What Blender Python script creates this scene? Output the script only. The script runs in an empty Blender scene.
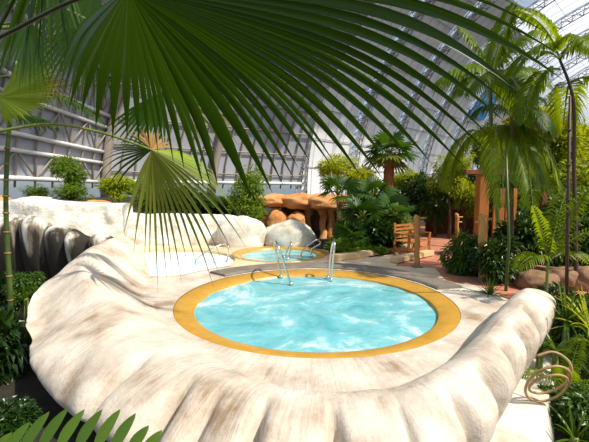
import bpy, bmesh, math, random
from mathutils import Vector, Matrix, noise
V = Vector
PI = math.pi
C = bpy.context.scene.collection
SC = bpy.context.scene
rnd = random.Random(7)

# ------------------------------------------------------------------ camera
FPX, CX, CY, HC = 370.0, 294.5, 221.0, 1.8
PITCH = math.radians(4.79)
FW = V((0, math.cos(PITCH), -math.sin(PITCH)))
UP = V((0, math.sin(PITCH), math.cos(PITCH)))
CAM = V((0, 0, HC))
def ray(px, py):
    return FW + V((1, 0, 0)) * ((px - CX) / FPX) - UP * ((py - CY) / FPX)
def P(px, py, d):                     # photo point at forward distance d
    r = ray(px, py)
    return CAM + r * (d / r.y)
def G(px, py, z=0.0):                 # photo point on the level z
    r = ray(px, py)
    return CAM + r * ((z - HC) / r.z)
cam_d = bpy.data.cameras.new('camera')
cam = bpy.data.objects.new('camera', cam_d)
C.objects.link(cam)
cam.location = CAM
cam.rotation_euler = (PI / 2 - PITCH, 0, 0)
cam_d.sensor_width = 36
cam_d.lens = 36 * FPX / 589
cam_d.clip_start = 0.05
cam_d.clip_end = 3000
SC.camera = cam

# ------------------------------------------------------------------ helpers
def tag(o, label=None, cat=None, group=None, kind=None):
    if label: o['label'] = label
    if cat: o['category'] = cat
    if group: o['group'] = group
    if kind: o['kind'] = kind
    return o
def thing(name, label, cat, loc=(0, 0, 0), group=None):
    o = bpy.data.objects.new(name, None)
    C.objects.link(o)
    o.empty_display_size = .1
    o.location = loc
    return tag(o, label, cat, group)
class MB:
    def __init__(s): s.v = []; s.f = []
    def vert(s, p): s.v.append(tuple(p)); return len(s.v) - 1
    def face(s, *i): s.f.append(tuple(i))
    def grid(s, rows, cu=False, cv=False):
        n, m = len(rows), len(rows[0])
        b = len(s.v)
        for r in rows: s.v += [tuple(p) for p in r]
        for i in range(n if cu else n - 1):
            for j in range(m if cv else m - 1):
                a, c = i, (i + 1) % n
                d, e = j, (j + 1) % m
                s.f.append((b + a * m + d, b + a * m + e, b + c * m + e, b + c * m + d))
    def tube(s, pts, rad, n=8, cap=True):
        pts = [V(p) for p in pts]
        rr = rad if isinstance(rad, (list, tuple)) else [rad] * len(pts)
        rows = []
        t0 = (pts[1] - pts[0]).normalized()
        ref = V((0, 0, 1)) if abs(t0.z) < .9 else V((1, 0, 0))
        u = t0.cross(ref).normalized()
        for i, p in enumerate(pts):
            t = (pts[min(i + 1, len(pts) - 1)] - pts[max(i - 1, 0)]).normalized()
            u = (u - t * u.dot(t)).normalized()
            w = t.cross(u)
            rows.append([p + (u * math.cos(2 * PI * k / n) + w * math.sin(2 * PI * k / n)) * rr[i] for k in range(n)])
        b = len(s.v)
        s.grid(rows, cv=True)
        if cap:
            s.f.append(tuple(b + k for k in range(n))[::-1])
            e = b + (len(pts) - 1) * n
            s.f.append(tuple(e + k for k in range(n)))
    def box(s, c, sz, ax=None):
        c = V(c); hx, hy, hz = sz[0] / 2, sz[1] / 2, sz[2] / 2
        X, Y, Z = ax if ax else (V((1, 0, 0)), V((0, 1, 0)), V((0, 0, 1)))
        b = len(s.v)
        for i in (-1, 1):
            for j in (-1, 1):
                for k in (-1, 1):
                    s.v.append(tuple(c + X * (i * hx) + Y * (j * hy) + Z * (k * hz)))
        for q in ((0, 1, 3, 2), (4, 6, 7, 5), (0, 4, 5, 1), (2, 3, 7, 6), (0, 2, 6, 4), (1, 5, 7, 3)):
            s.f.append(tuple(b + k for k in q))
    def bar(s, a, b, w, h, up=V((0, 0, 1))):
        a, b = V(a), V(b); X = (b - a); L = X.length; X = X / L
        Y = up.cross(X)
        if Y.length < 1e-3: Y = V((1, 0, 0)).cross(X)
        Y.normalize(); Z = X.cross(Y)
        s.box((a + b) / 2, (L, w, h), (X, Y, Z))
    def build(s, name, mat, parent=None, smooth=True, bevel=0):
        me = bpy.data.meshes.new(name)
        off = V(parent_loc(parent)) if parent else V((0, 0, 0))
        me.from_pydata([tuple(V(p) - off) for p in s.v], [], s.f)
        me.update()
        o = bpy.data.objects.new(name, me)
        C.objects.link(o)
        me.materials.append(mat)
        if smooth:
            for p in me.polygons: p.use_smooth = True
        if parent: o.parent = parent
        if bevel:
            b = o.modifiers.new('bevel', 'BEVEL'); b.width = bevel; b.segments = 2
        return o
def parent_loc(o):
    l = V((0, 0, 0))
    while o: l += V(o.location); o = o.parent
    return l
def crom(pts, sub):
    out = []
    n = len(pts)
    for i in range(n - 1):
        p0, p1, p2, p3 = pts[max(i - 1, 0)], pts[i], pts[i + 1], pts[min(i + 2, n - 1)]
        for k in range(sub):
            t = k / sub
            out.append([.5 * ((2 * b) + (-a + c) * t + (2 * a - 5 * b + 4 * c - d) * t * t + (-a + 3 * b - 3 * c + d) * t ** 3)
                        for a, b, c, d in zip(p0, p1, p2, p3)])
    out.append(list(pts[-1]))
    return out
def cromv(pts, sub): return [V(p) for p in crom([tuple(p) for p in pts], sub)]
def fbm(p, o=3): return noise.fractal(V(p), 1.0, 2.0, o)

# ------------------------------------------------------------------ materials
def newmat(name):
    m = bpy.data.materials.new(name); m.use_nodes = True
    nt = m.node_tree
    return m, nt, nt.nodes['Principled BSDF'], nt.nodes['Material Output']
def N(nt, t, **kw):
    n = nt.nodes.new(t)
    for k, v in kw.items():
        if k in n.inputs: n.inputs[k].default_value = v
        else: setattr(n, k, v)
    return n
def ramp(nt, fac, stops):
    r = nt.nodes.new('ShaderNodeValToRGB')
    while len(r.color_ramp.elements) < len(stops): r.color_ramp.elements.new(.5)
    for e, (p, c) in zip(r.color_ramp.elements, stops):
        e.position = p; e.color = (*c, 1) if len(c) == 3 else c
    nt.links.new(fac, r.inputs[0])
    return r.outputs[0]
def coords(nt, kind='Object', scale=(1, 1, 1), rot=(0, 0, 0)):
    tc = nt.nodes.new('ShaderNodeTexCoord'); mp = nt.nodes.new('ShaderNodeMapping')
    mp.inputs['Scale'].default_value = scale; mp.inputs['Rotation'].default_value = rot
    nt.links.new(tc.outputs[kind], mp.inputs[0])
    return mp.outputs[0]
def stone(name, cols, scale=3, rough=.85, bump=.35, bscale=14, dist=.02, stretch=(1, 1, 1), seam=None):
    m, nt, b, out = newmat(name)
    co = coords(nt, scale=stretch)
    n = N(nt, 'ShaderNodeTexNoise', Scale=scale, Detail=7, Roughness=.62)
    nt.links.new(co, n.inputs['Vector'])
    k = len(cols)
    col = ramp(nt, n.outputs[0], [(.3 + .4 * i / (k - 1), c) for i, c in enumerate(cols)])
    nt.links.new(col, b.inputs['Base Color'])
    b.inputs['Roughness'].default_value = rough
    n2 = N(nt, 'ShaderNodeTexNoise', Scale=bscale, Detail=8, Roughness=.7)
    nt.links.new(co, n2.inputs['Vector'])
    h = n2.outputs[0]
    if seam:
        vo = N(nt, 'ShaderNodeTexVoronoi', Scale=seam, feature='DISTANCE_TO_EDGE')
        nt.links.new(co, vo.inputs['Vector'])
        sm = ramp(nt, vo.outputs['Distance'], [(0, (0, 0, 0)), (.06, (1, 1, 1))])
        mx = N(nt, 'ShaderNodeMix', data_type='RGBA', blend_type='MULTIPLY'); mx.inputs[0].default_value = .12
        nt.links.new(col, mx.inputs[6]); nt.links.new(sm, mx.inputs[7]); nt.links.new(mx.outputs[2], b.inputs['Base Color'])
        ad = N(nt, 'ShaderNodeMath', operation='ADD')
        nt.links.new(h, ad.inputs[0]); nt.links.new(sm, ad.inputs[1]); h = ad.outputs[0]
    bp = N(nt, 'ShaderNodeBump', Strength=bump, Distance=dist)
    nt.links.new(h, bp.inputs['Height']); nt.links.new(bp.outputs[0], b.inputs['Normal'])
    return m
def leafm(name, c1, c2, trans=.35, rough=.42, tcol=None, spec=.5, sp_k=.6):
    m, nt, b, out = newmat(name)
    g = nt.nodes.new('ShaderNodeNewGeometry'); oi = nt.nodes.new('ShaderNodeObjectInfo')
    ad = N(nt, 'ShaderNodeMath', operation='ADD'); nt.links.new(g.outputs['Random Per Island'], ad.inputs[0])
    nt.links.new(oi.outputs['Random'], ad.inputs[1])
    hf = N(nt, 'ShaderNodeMath', operation='MULTIPLY'); hf.inputs[1].default_value = .5
    nt.links.new(ad.outputs[0], hf.inputs[0])
    col = ramp(nt, hf.outputs[0], [(.15, c1), (.85, c2)])
    nt.links.new(col, b.inputs['Base Color'])
    b.inputs['Roughness'].default_value = rough
    b.inputs['Specular IOR Level'].default_value = spec * sp_k
    tr = nt.nodes.new('ShaderNodeBsdfTranslucent')
    mm = N(nt, 'ShaderNodeMix', data_type='RGBA', blend_type='MIX'); mm.inputs[0].default_value = .6
    nt.links.new(col, mm.inputs[6]); mm.inputs[7].default_value = (*(tcol or (.45, .6, .02)), 1)
    nt.links.new(mm.outputs[2], tr.inputs[0])
    mix = nt.nodes.new('ShaderNodeMixShader'); mix.inputs[0].default_value = trans
    nt.links.new(b.outputs[0], mix.inputs[1]); nt.links.new(tr.outputs[0], mix.inputs[2])
    nt.links.new(mix.outputs[0], out.inputs[0])
    return m
def plain(name, c, rough=.6, metal=0, noise_amt=.15, scale=8):
    m, nt, b, out = newmat(name)
    n = N(nt, 'ShaderNodeTexNoise', Scale=scale, Detail=4)
    nt.links.new(coords(nt), n.inputs['Vector'])
    d = tuple(x * (1 - noise_amt) for x in c); e = tuple(min(1, x * (1 + noise_amt)) for x in c)
    nt.links.new(ramp(nt, n.outputs[0], [(.3, d), (.7, e)]), b.inputs['Base Color'])
    b.inputs['Roughness'].default_value = rough; b.inputs['Metallic'].default_value = metal
    return m
def pane(name, tint, transp=.7):
    m, nt, b, out = newmat(name)
    tr = nt.nodes.new('ShaderNodeBsdfTransparent'); tr.inputs[0].default_value = (*tint, 1)
    df = nt.nodes.new('ShaderNodeBsdfTranslucent'); df.inputs[0].default_value = (.97, .98, 1, 1)
    mx = nt.nodes.new('ShaderNodeMixShader'); mx.inputs[0].default_value = 1 - transp
    nt.links.new(tr.outputs[0], mx.inputs[1]); nt.links.new(df.outputs[0], mx.inputs[2])
    nt.links.new(mx.outputs[0], out.inputs[0])
    return m
def water(name, c1, c2, foam=.5, scale=1.2):
    m, nt, b, out = newmat(name)
    co = coords(nt)
    n = N(nt, 'ShaderNodeTexNoise', Scale=scale, Detail=6, Roughness=.6, Distortion=1.6)
    nt.links.new(co, n.inputs['Vector'])
    n3 = N(nt, 'ShaderNodeTexNoise', Scale=scale * 4, Detail=5, Roughness=.65, Distortion=.8)
    nt.links.new(co, n3.inputs['Vector'])
    av = N(nt, 'ShaderNodeMath', operation='MULTIPLY_ADD'); av.inputs[1].default_value = .35
    nt.links.new(n3.outputs[0], av.inputs[0]); nt.links.new(n.outputs[0], av.inputs[2])
    col = ramp(nt, av.outputs[0], [(.45, c1), (.70, c2), (.74 + .16 * (1.5 - foam), (.85, .95, .95))])
    nt.links.new(col, b.inputs['Base Color'])
    b.inputs['Roughness'].default_value = .12
    b.inputs['IOR'].default_value = 1.33
    n2 = N(nt, 'ShaderNodeTexNoise', Scale=5, Detail=4, Distortion=.8)
    nt.links.new(co, n2.inputs['Vector'])
    bp = N(nt, 'ShaderNodeBump', Strength=.35, Distance=.05)
    nt.links.new(n2.outputs[0], bp.inputs['Height']); nt.links.new(bp.outputs[0], b.inputs['Normal'])
    return m
def streaked(name):
    m, nt, b, out = newmat(name)
    co = coords(nt, scale=(1, 1, .13))
    n = N(nt, 'ShaderNodeTexNoise', Scale=2.6, Detail=5, Roughness=.6)
    nt.links.new(co, n.inputs['Vector'])
    ge = nt.nodes.new('ShaderNodeNewGeometry'); sx = nt.nodes.new('ShaderNodeSeparateXYZ')
    nt.links.new(ge.outputs['Position'], sx.inputs[0])
    ad = N(nt, 'ShaderNodeMath', operation='MULTIPLY_ADD'); ad.inputs[1].default_value = .2
    nt.links.new(sx.outputs['Z'], ad.inputs[0]); nt.links.new(n.outputs[0], ad.inputs[2])
    st = ramp(nt, ad.outputs[0], [(.60, (.025, .02, .014)), (.67, (.22, .19, .14)), (.74, (.58, .55, .48)), (.86, (.84, .83, .79))])
    nt.links.new(st, b.inputs['Base Color'])
    b.inputs['Roughness'].default_value = .85
    n2 = N(nt, 'ShaderNodeTexNoise', Scale=9, Detail=7)
    nt.links.new(co, n2.inputs['Vector'])
    bp = N(nt, 'ShaderNodeBump', Strength=.4, Distance=.03)
    nt.links.new(n2.outputs[0], bp.inputs['Height']); nt.links.new(bp.outputs[0], b.inputs['Normal'])
    return m
M = {}
def brushed(name):
    m, nt, b, out = newmat(name)
    uv = coords(nt, 'UV', (1, 1, 1)); co = coords(nt)
    n = N(nt, 'ShaderNodeTexNoise', Scale=1.7, Detail=6, Roughness=.6); nt.links.new(co, n.inputs['Vector'])
    mp = nt.nodes.new('ShaderNodeMapping'); mp.inputs['Scale'].default_value = (16, 1.3, 1); nt.links.new(uv, mp.inputs[0])
    st = N(nt, 'ShaderNodeTexNoise', Scale=1.0, Detail=5, Roughness=.7, Distortion=.6); nt.links.new(mp.outputs[0], st.inputs['Vector'])
    ad = N(nt, 'ShaderNodeMath', operation='MULTIPLY_ADD'); ad.inputs[1].default_value = .30
    nt.links.new(st.outputs[0], ad.inputs[0]); nt.links.new(n.outputs[0], ad.inputs[2])
    col = ramp(nt, ad.outputs[0], [(.46, (.34, .24, .15)), (.57, (.52, .43, .34)), (.68, (.64, .56, .46)), (.82, (.72, .66, .58))])
    nt.links.new(col, b.inputs['Base Color']); b.inputs['Roughness'].default_value = .75
    n2 = N(nt, 'ShaderNodeTexNoise', Scale=9, Detail=8, Roughness=.7); nt.links.new(co, n2.inputs['Vector'])
    a2 = N(nt, 'ShaderNodeMath', operation='MULTIPLY_ADD'); a2.inputs[1].default_value = .8
    nt.links.new(st.outputs[0], a2.inputs[0]); nt.links.new(n2.outputs[0], a2.inputs[2])
    bp = N(nt, 'ShaderNodeBump', Strength=.6, Distance=.03); nt.links.new(a2.outputs[0], bp.inputs['Height']); nt.links.new(bp.outputs[0], b.inputs['Normal'])
    return m
M['concrete'] = brushed('brushed concrete')
def add_uv(o, rows, closed=False):
    me = o.data; uv = me.uv_layers.new(name='strokes'); m = len(rows[0]); acc = []; L = 0
    for i, r in enumerate(rows):
        if i: L += (V(r[m // 2]) - V(rows[i - 1][m // 2])).length
        acc.append(L)
    for p in me.polygons:
        ii = [me.loops[l].vertex_index // m for l in p.loop_indices]; wrap = closed and max(ii) - min(ii) > 1
        for l, i in zip(p.loop_indices, ii):
            j = me.loops[l].vertex_index % m
            u = acc[i] if not (wrap and i == 0) else L + .1
            uv.data[l].uv = (u, j * .07)
M['white_stone'] = stone('white rock', [(.42, .36, .26), (.66, .61, .52), (.76, .73, .66)], 2.2, .85, .5, 7, .05)
M['rough_white'] = stone('rough white masonry', [(.60, .53, .38), (.82, .79, .72), (.87, .86, .82)], 3.2, .85, .7, 7, .07, (1, 1, 1.4))
M['streaked'] = streaked('stained concrete')
M['grey_stone'] = stone('grey kerb stone', [(.13, .11, .085), (.24, .205, .165)], 5, .8, .3, 20, .01)
M['paving'] = stone('tan flagstone', [(.55, .36, .19), (.72, .56, .36), (.78, .66, .48)], 1.3, .8, .3, 20, .008, (1, 1, 1), 1.6)
M['terracotta'] = stone('terracotta paving', [(.42, .15, .085), (.55, .24, .14)], 2, .75, .25, 25, .006, (1, 1, 1), 2.5)
M['sandstone'] = stone('sandstone block', [(.55, .36, .17), (.74, .55, .32)], 4, .85, .4, 18, .015)
M['orange_rock'] = stone('orange rock', [(.34, .11, .03), (.62, .27, .085), (.74, .40, .17)], 1.5, .85, .6, 7, .06)
M['brown_rock'] = stone('brown rock', [(.16, .085, .045), (.33, .19, .10)], 3, .9, .5, 10, .04)
M['soil'] = stone('dark planting soil', [(.012, .009, .006), (.035, .026, .016)], 4, .95, .6, 20, .03)
M['gold'] = stone('gold mosaic tile', [(.46, .24, .028), (.58, .33, .05)], 6, .35, .1, 40, .004)
M['pale_tile'] = stone('pale tile', [(.58, .42, .20), (.68, .54, .32)], 5, .4, .1, 40, .003)
M['basin'] = plain('turquoise pool shell', (.10, .55, .6), .4)
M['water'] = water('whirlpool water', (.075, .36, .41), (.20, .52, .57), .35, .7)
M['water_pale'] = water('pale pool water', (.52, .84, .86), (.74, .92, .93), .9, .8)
M['steel'] = plain('polished steel', (.75, .74, .72), .18, 1, .03)
M['wood'] = stone('pale timber', [(.40, .17, .035), (.62, .31, .09)], 3, .7, .3, 12, .01, (3, 3, .4))
M['bench_wood'] = stone('orange bench timber', [(.30, .10, .02), (.48, .19, .045)], 3, .7, .3, 12, .01, (3, 3, .4))
M['red_wood'] = stone('red brown timber', [(.14, .035, .012), (.25, .07, .025)], 3, .7, .3, 12, .01, (3, 3, .4))
M['orange_wood'] = stone('orange timber', [(.32, .085, .012), (.50, .16, .025)], 3, .7, .3, 12, .01, (3, 3, .4))
M['hose'] = plain('tan hose', (.36, .24, .10), .5)
M['roof'] = stone('grey roof lining', [(.72, .72, .735), (.80, .80, .81)], .06, .7, .05, 1, .1)
M['wall_panel'] = stone('blue grey panel', [(.35, .36, .41), (.43, .44, .48)], .05, .7, .05, 1, .1)
M['steelwork'] = plain('grey steelwork', (.30, .30, .31), .6, .2)
M['beam_white'] = plain('pale painted beam', (.72, .71, .69), .6)
M['beam_brown'] = plain('brown steel bar', (.30, .255, .20), .6)
M['column_brown'] = plain('brown column', (.33, .28, .235), .7)
M['glass'] = pane('daylight glazing', (.92, .97, 1.0), .8)
M['foil'] = pane('clear roof foil', (.95, .98, 1.0), .22)
M['banner'] = plain('blue banner', (.06, .34, .75), .6)
M['banner_pale'] = plain('pale banner print', (.35, .68, .92), .6)
M['trunk'] = stone('fibrous trunk', [(.12, .055, .022), (.30, .15, .06)], 6, .9, .6, 16, .03, (1, 1, 3))
M['red_trunk'] = stone('red brown trunk', [(.28, .08, .03), (.45, .17, .07)], 6, .9, .6, 16, .03, (1, 1, 3))
M['thin_stem'] = plain('dark woody stem', (.09, .05, .025), .8)
M['purple_stem'] = plain('purple brown stem', (.07, .03, .025), .6)
M['green_stem'] = plain('green stalk', (.14, .19, .03), .5)
M['dark_stalk'] = plain('dark green stalk', (.03, .045, .006), .45)
M['bamboo'] = plain('green cane', (.05, .085, .012), .4)
M['node'] = plain('tan cane node', (.24, .13, .04), .6)
M['fan_dark'] = leafm('dark fan blade', (.014, .042, .001), (.034, .080, .002), .20, .36, (.09, .22, .0))
M['fan_lime'] = leafm('lime fan blade', (.15, .25, .012), (.26, .36, .03), .35, .4, (.5, .65, .03))
M['fan_olive'] = leafm('olive fan blade', (.06, .10, .008), (.16, .18, .025), .3, .45, (.4, .45, .04))
M['fan_mid'] = leafm('green fan blade', (.018, .055, .006), (.04, .10, .010), .25, .4, (.2, .4, .01))
M['feather'] = leafm('feather leaflet', (.04, .11, .003), (.15, .24, .004), .48, .38, (.55, .66, .002))
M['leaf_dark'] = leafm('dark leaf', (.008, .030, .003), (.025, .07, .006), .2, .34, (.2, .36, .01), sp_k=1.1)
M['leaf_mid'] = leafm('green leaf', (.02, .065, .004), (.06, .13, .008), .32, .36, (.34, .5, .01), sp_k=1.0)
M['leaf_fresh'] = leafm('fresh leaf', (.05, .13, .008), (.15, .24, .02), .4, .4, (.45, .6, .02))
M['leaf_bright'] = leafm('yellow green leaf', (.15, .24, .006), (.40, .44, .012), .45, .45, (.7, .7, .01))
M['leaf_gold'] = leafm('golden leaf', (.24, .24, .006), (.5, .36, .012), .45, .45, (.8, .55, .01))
M['dry'] = leafm('dry brown blade', (.22, .10, .025), (.42, .25, .08), .3, .6, (.6, .35, .1))

# ------------------------------------------------------------------ the hangar
AL = math.radians(46.7)
AX = V((math.sin(AL), math.cos(AL), 0)); PX = V((math.cos(AL), -math.sin(AL), 0))
B0 = V((0, 163, 0)); RV = 105.0; GZ = -.6
def vault(s, th, inset=0):                 # s metres along the hall, th degrees up the arch
    t = math.radians(th); r = RV - inset
    return B0 + AX * s + PX * (RV - r * math.cos(t)) + V((0, 0, r * math.sin(t) + GZ))
BAYS = 15
def top_of(k): return 62 if k < 3 else (58 if k == 3 else (32 if k == 4 else 43))
mb = MB()
for k in range(BAYS):
    te = top_of(k); n = 14
    mb.grid([[vault(35 * k + 3.6 + 31.4 * j / 5, te * i / n) for j in range(6)] for i in range(n + 1)])
ceil = tag(mb.build('ceiling', M['roof']), kind='structure')
mb = MB()
for k in range(BAYS):
    te = top_of(k)
    th = 7
    while th < te:
        mb.tube([vault(35 * k + 3.6, th, .5), vault(35 * k + 35, th, .5)], .16, 5); th += 7
    for j in range(1, 5):
        mb.tube([vault(35 * k + 3.6 + 31.4 * j / 5, te * i / 10, .3) for i in range(11)], .07, 4)
tag(mb.build('purlins', M['steelwork'], ceil), kind='structure')
for k in range(BAYS):
    mb = MB(); te = top_of(k)
    mb.grid([[vault(35 * k, te * i / 14), vault(35 * k + 3.6, te * i / 14)] for i in range(15)])
    tag(mb.build('window_%d' % (k + 1), M['glass']), kind='structure')
mb = MB()
for k in range(3, BAYS):
    te = top_of(k)
    mb.grid([[vault(35 * k + 3.6 * (j == 0) + 35 * j / 4 * 1.0, te + (100 - te) * i / 12) for j in range(5)] for i in range(13)])
foil = tag(mb.build('window_16', M['foil']), kind='structure')
mb = MB()
for k in range(3, BAYS):
    te = top_of(k)
    for i in range(9):
        th = te + (100 - te) * i / 8
        mb.tube([vault(35 * k, th, .3), vault(35 * k + 35, th, .3)], .3 if i == 0 else .09, 5)
    for j in (1, 2, 3):
        mb.tube([vault(35 * k + 35 * j / 4, te + (100 - te) * i / 10, .3) for i in range(11)], .10, 4)
tag(mb.build('window_frame', M['steelwork'], foil), kind='structure')
ordn = ['first', 'second', 'third', 'fourth', 'fifth', 'sixth', 'seventh', 'eighth']
for k in range(8):
    lab = '%s steel lattice roof arch from the end wall, beside a daylight strip' % ordn[k]
    tmax = 62 if k < 3 else 100
    root = thing('roof_arch', lab, 'roof arch', vault(35 * k + 3.6, 0), 'lattice arches under the hangar roof')
    n = 34
    for off, ins, w in ((0.2, .6, .5), (6.0, .6, .45), (3.2, 4.4, .5)):
        mb = MB(); mb.tube([vault(35 * k + off, tmax * i / n, ins) for i in range(n + 1)], w * .6, 5)
        mb.build('chord', M['beam_white'] if off == .2 else M['steelwork'], root)
    mb = MB(); m2 = n
    for i in range(m2):
        a, b = tmax * i / m2, tmax * (i + 1) / m2
        for o in (.2, 6.0):
            mb.tube([vault(35 * k + o, a, .6), vault(35 * k + 3.2, (a + b) / 2, 4.4)], .17, 4)
            mb.tube([vault(35 * k + 3.2, (a + b) / 2, 4.4), vault(35 * k + o, b, .6)], .17, 4)
        mb.tube([vault(35 * k + .2, a, .6), vault(35 * k + 6, b, .6)], .17, 4)
    mb.build('lattice', M['steelwork'], root)
# blue banner under the clear bays
root = thing('banner', 'big blue banner printed with a pale tower high under the clear roof', 'banner', vault(35 * 4 + 8, 31, 1.5))
mb = MB(); mb.grid([[vault(35 * 4 + 5 + 26 * j / 4, 30 + 16 * i / 6, 1.5) for j in range(5)] for i in range(7)])
mb.grid([[vault(35 * 4 + 5 + 26 * j / 4, 30 + 16 * i / 6, 1.2) for j in range(5)] for i in range(7)])
mb.build('cloth', M['banner'], root)
mb = MB()
for i in range(5):
    for j in range(4):
        s0, t0 = 35 * 4 + 11 + 4 * j, 32 + 2.3 * i
        mb.grid([[vault(s0, t0, 1.8), vault(s0 + 2.6, t0, 1.8)], [vault(s0, t0 + 1.5, 1.8), vault(s0 + 2.6, t0 + 1.5, 1.8)]])
mb.build('print', M['banner_pale'], root)

# end wall (sliding hangar doors) at the left
PL = [V((2, 164, 0)), V((-33, 141, 0)), V((-63, 121, 0)), V((-62, 75, 0)), V((-50, 30, 0))]
CEN = V((75, 85, 0))
def endw(seg, t, z, inset=0):
    p = PL[seg].lerp(PL[seg + 1], t)
    d = (CEN - p).normalized()
    sn = min(1, z / 108)
    q = 105 * (1 - math.sqrt(1 - sn * sn)) * 1.35 + .1 * z * (1 if seg < 2 else .1)
    return p + d * (q + inset) + V((0, 0, z + GZ))
ZB = 5.0
mb = MB()
for sgm in range(4):
    mb.grid([[endw(sgm, j / 6, ZB + 72 * i / 12) for j in range(7)] for i in range(13)])
endwall = tag(mb.build('wall_left', M['wall_panel']), kind='structure')
mb = MB()
for sgm in range(4):
    mb.grid([[endw(sgm, j / 6, z) for j in range(7)] for z in (0, ZB)])
tag(mb.build('window_17', M['glass']), kind='structure')
mb = MB(); mw = MB(); md = MB()
for sgm in range(4):
    nx = 8 if sgm < 2 else 7
    hz = [8.5 * i for i in range(1, 9)] if sgm < 2 else [5, 11, 14.5, 22, 25.5, 36, 47, 58]
    for z in hz:
        (mb if sgm < 2 else mw).tube([endw(sgm, j / 4, z, .8) for j in range(5)], .28 if sgm < 2 else .62, 5)
    if sgm < 2: mw.tube([endw(sgm, j / 4, 5.2, 1) for j in range(5)], .7, 5)
    for i in range(nx + 1):
        mb.tube([endw(sgm, i / nx, 3 + 70 * j / 8, .6) for j in range(9)], .30, 4)
    if sgm >= 2:
        rows = [0, 5, 11, 14.5, 22, 25.5, 36, 47, 58, 70]
        for i in range(nx):
            for a, b in zip(rows, rows[1:]):
                if b - a < 5.5: continue
                if i % 2: md.tube([endw(sgm, i / nx, a, .9), endw(sgm, (i + 1) / nx, b, .9)], .27, 4)
                else: md.tube([endw(sgm, i / nx, b, .9), endw(sgm, (i + 1) / nx, a, .9)], .27, 4)
tag(mb.build('glazing_bars', M['beam_brown'], endwall), kind='structure')
tag(mw.build('rails', M['beam_white'], endwall), kind='structure')
tag(md.build('diagonals', M['beam_brown'], endwall), kind='structure')
for (sgm, t, lab) in ((2, 0, 'brown column at the corner of the lattice end wall'), (1, 0, 'brown column midway along the end wall behind the hanging palm leaf')):
    mb = MB(); mb.tube([endw(sgm, t, 70 * j / 8, 1.5) for j in range(9)], 1.7, 4)
    tag(mb.build('wall_column', M['column_brown']), lab, 'column')

# ------------------------------------------------------------------ ground
def poly(name, pts, z0, z1, mat, holes=(), kind='structure'):
    bm = bmesh.new(); edges = []
    for loop in [pts] + list(holes):
        vs = [bm.verts.new((p[0], p[1], z1)) for p in loop]
        for a, b in zip(vs, vs[1:] + vs[:1]): edges.append(bm.edges.new((a, b)))
    bmesh.ops.triangle_fill(bm, edges=edges, use_beauty=True)
    for f in bm.faces:
        if f.normal.z < 0: f.normal_flip()
    r = bmesh.ops.extrude_face_region(bm, geom=bm.faces[:])
    for g in r['geom']:
        if isinstance(g, bmesh.types.BMVert): g.co.z = z0
    bmesh.ops.recalc_face_normals(bm, faces=bm.faces)
    me = bpy.data.meshes.new(name); bm.to_mesh(me); bm.free()
    o = bpy.data.objects.new(name, me); C.objects.link(o); me.materials.append(mat)
    return tag(o, kind=kind)
def circ(c, r, n=64, a0=0, a1=2 * PI): return [(c[0] + r * math.cos(a0 + (a1 - a0) * i / n), c[1] + r * math.sin(a0 + (a1 - a0) * i / n)) for i in range(n)]
poly('floor', [(-75, -20), (75, -20), (420, 560), (200, 560), (0, 166), (-66, 124), (-66, 70)], -1.0, GZ, M['soil'])

fr, bk = G(316, 352), G(316, 275)
PC = V(((fr.x + bk.x) / 2 , (fr.y + bk.y) / 2, 0)); PR = (bk.y - fr.y) / 2
PC.x = .315
RO = PR * 1.158
FC, FR = V((-.42, 10.25, 0)), 1.08
LC, LR = V((-3.2, 9.15, 0)), 1.68
KI, KO = RO + .05, RO + .55
deck_out = [(-6.5, 9.9), (-4.6, 8.5), (-3.3, 7.1)] + circ(PC, RO + .3, 40, math.radians(175), math.radians(372)) + [(3.2, 8.3), G(395, 266, .03)[:2], G(404, 258, .03)[:2], (3.1, 12.6), (-6.5, 12.8)]
poly('pool_paving', deck_out, GZ - .1, .03, M['paving'],
     [circ(PC, RO + .02)[::-1], circ(FC, FR + .24)[::-1], circ(LC, LR + .02)[::-1]])
tp = [G(396, 266.5, .02), G(430, 281, .02), G(470, 302, .02), V((4.8, 5.6, 0)), V((12, 9, 0)), V((12, 19, 0)), V((5, 19, 0)), V((3.12, 12.6, 0)), G(405, 258, .02)]
poly('terracotta_path', [p[:2] for p in tp], GZ - .1, .025, M['terracotta'])
poly('planting_bed', [(2.55, 12.65), (4.9, 19.05), (30, 30), (-20, 30), (-20, 12.85), (-6.5, 12.85)], GZ - .1, -.02, M['soil'])
poly('planting_bed', [(-.2, 11.95), (-.1, 12.5), (3.0, 12.6), (2.75, 10.2), (2.0, 9.65), (.95, 9.75), (1.0, 10.8)], -.02, .06, M['soil'])

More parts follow.
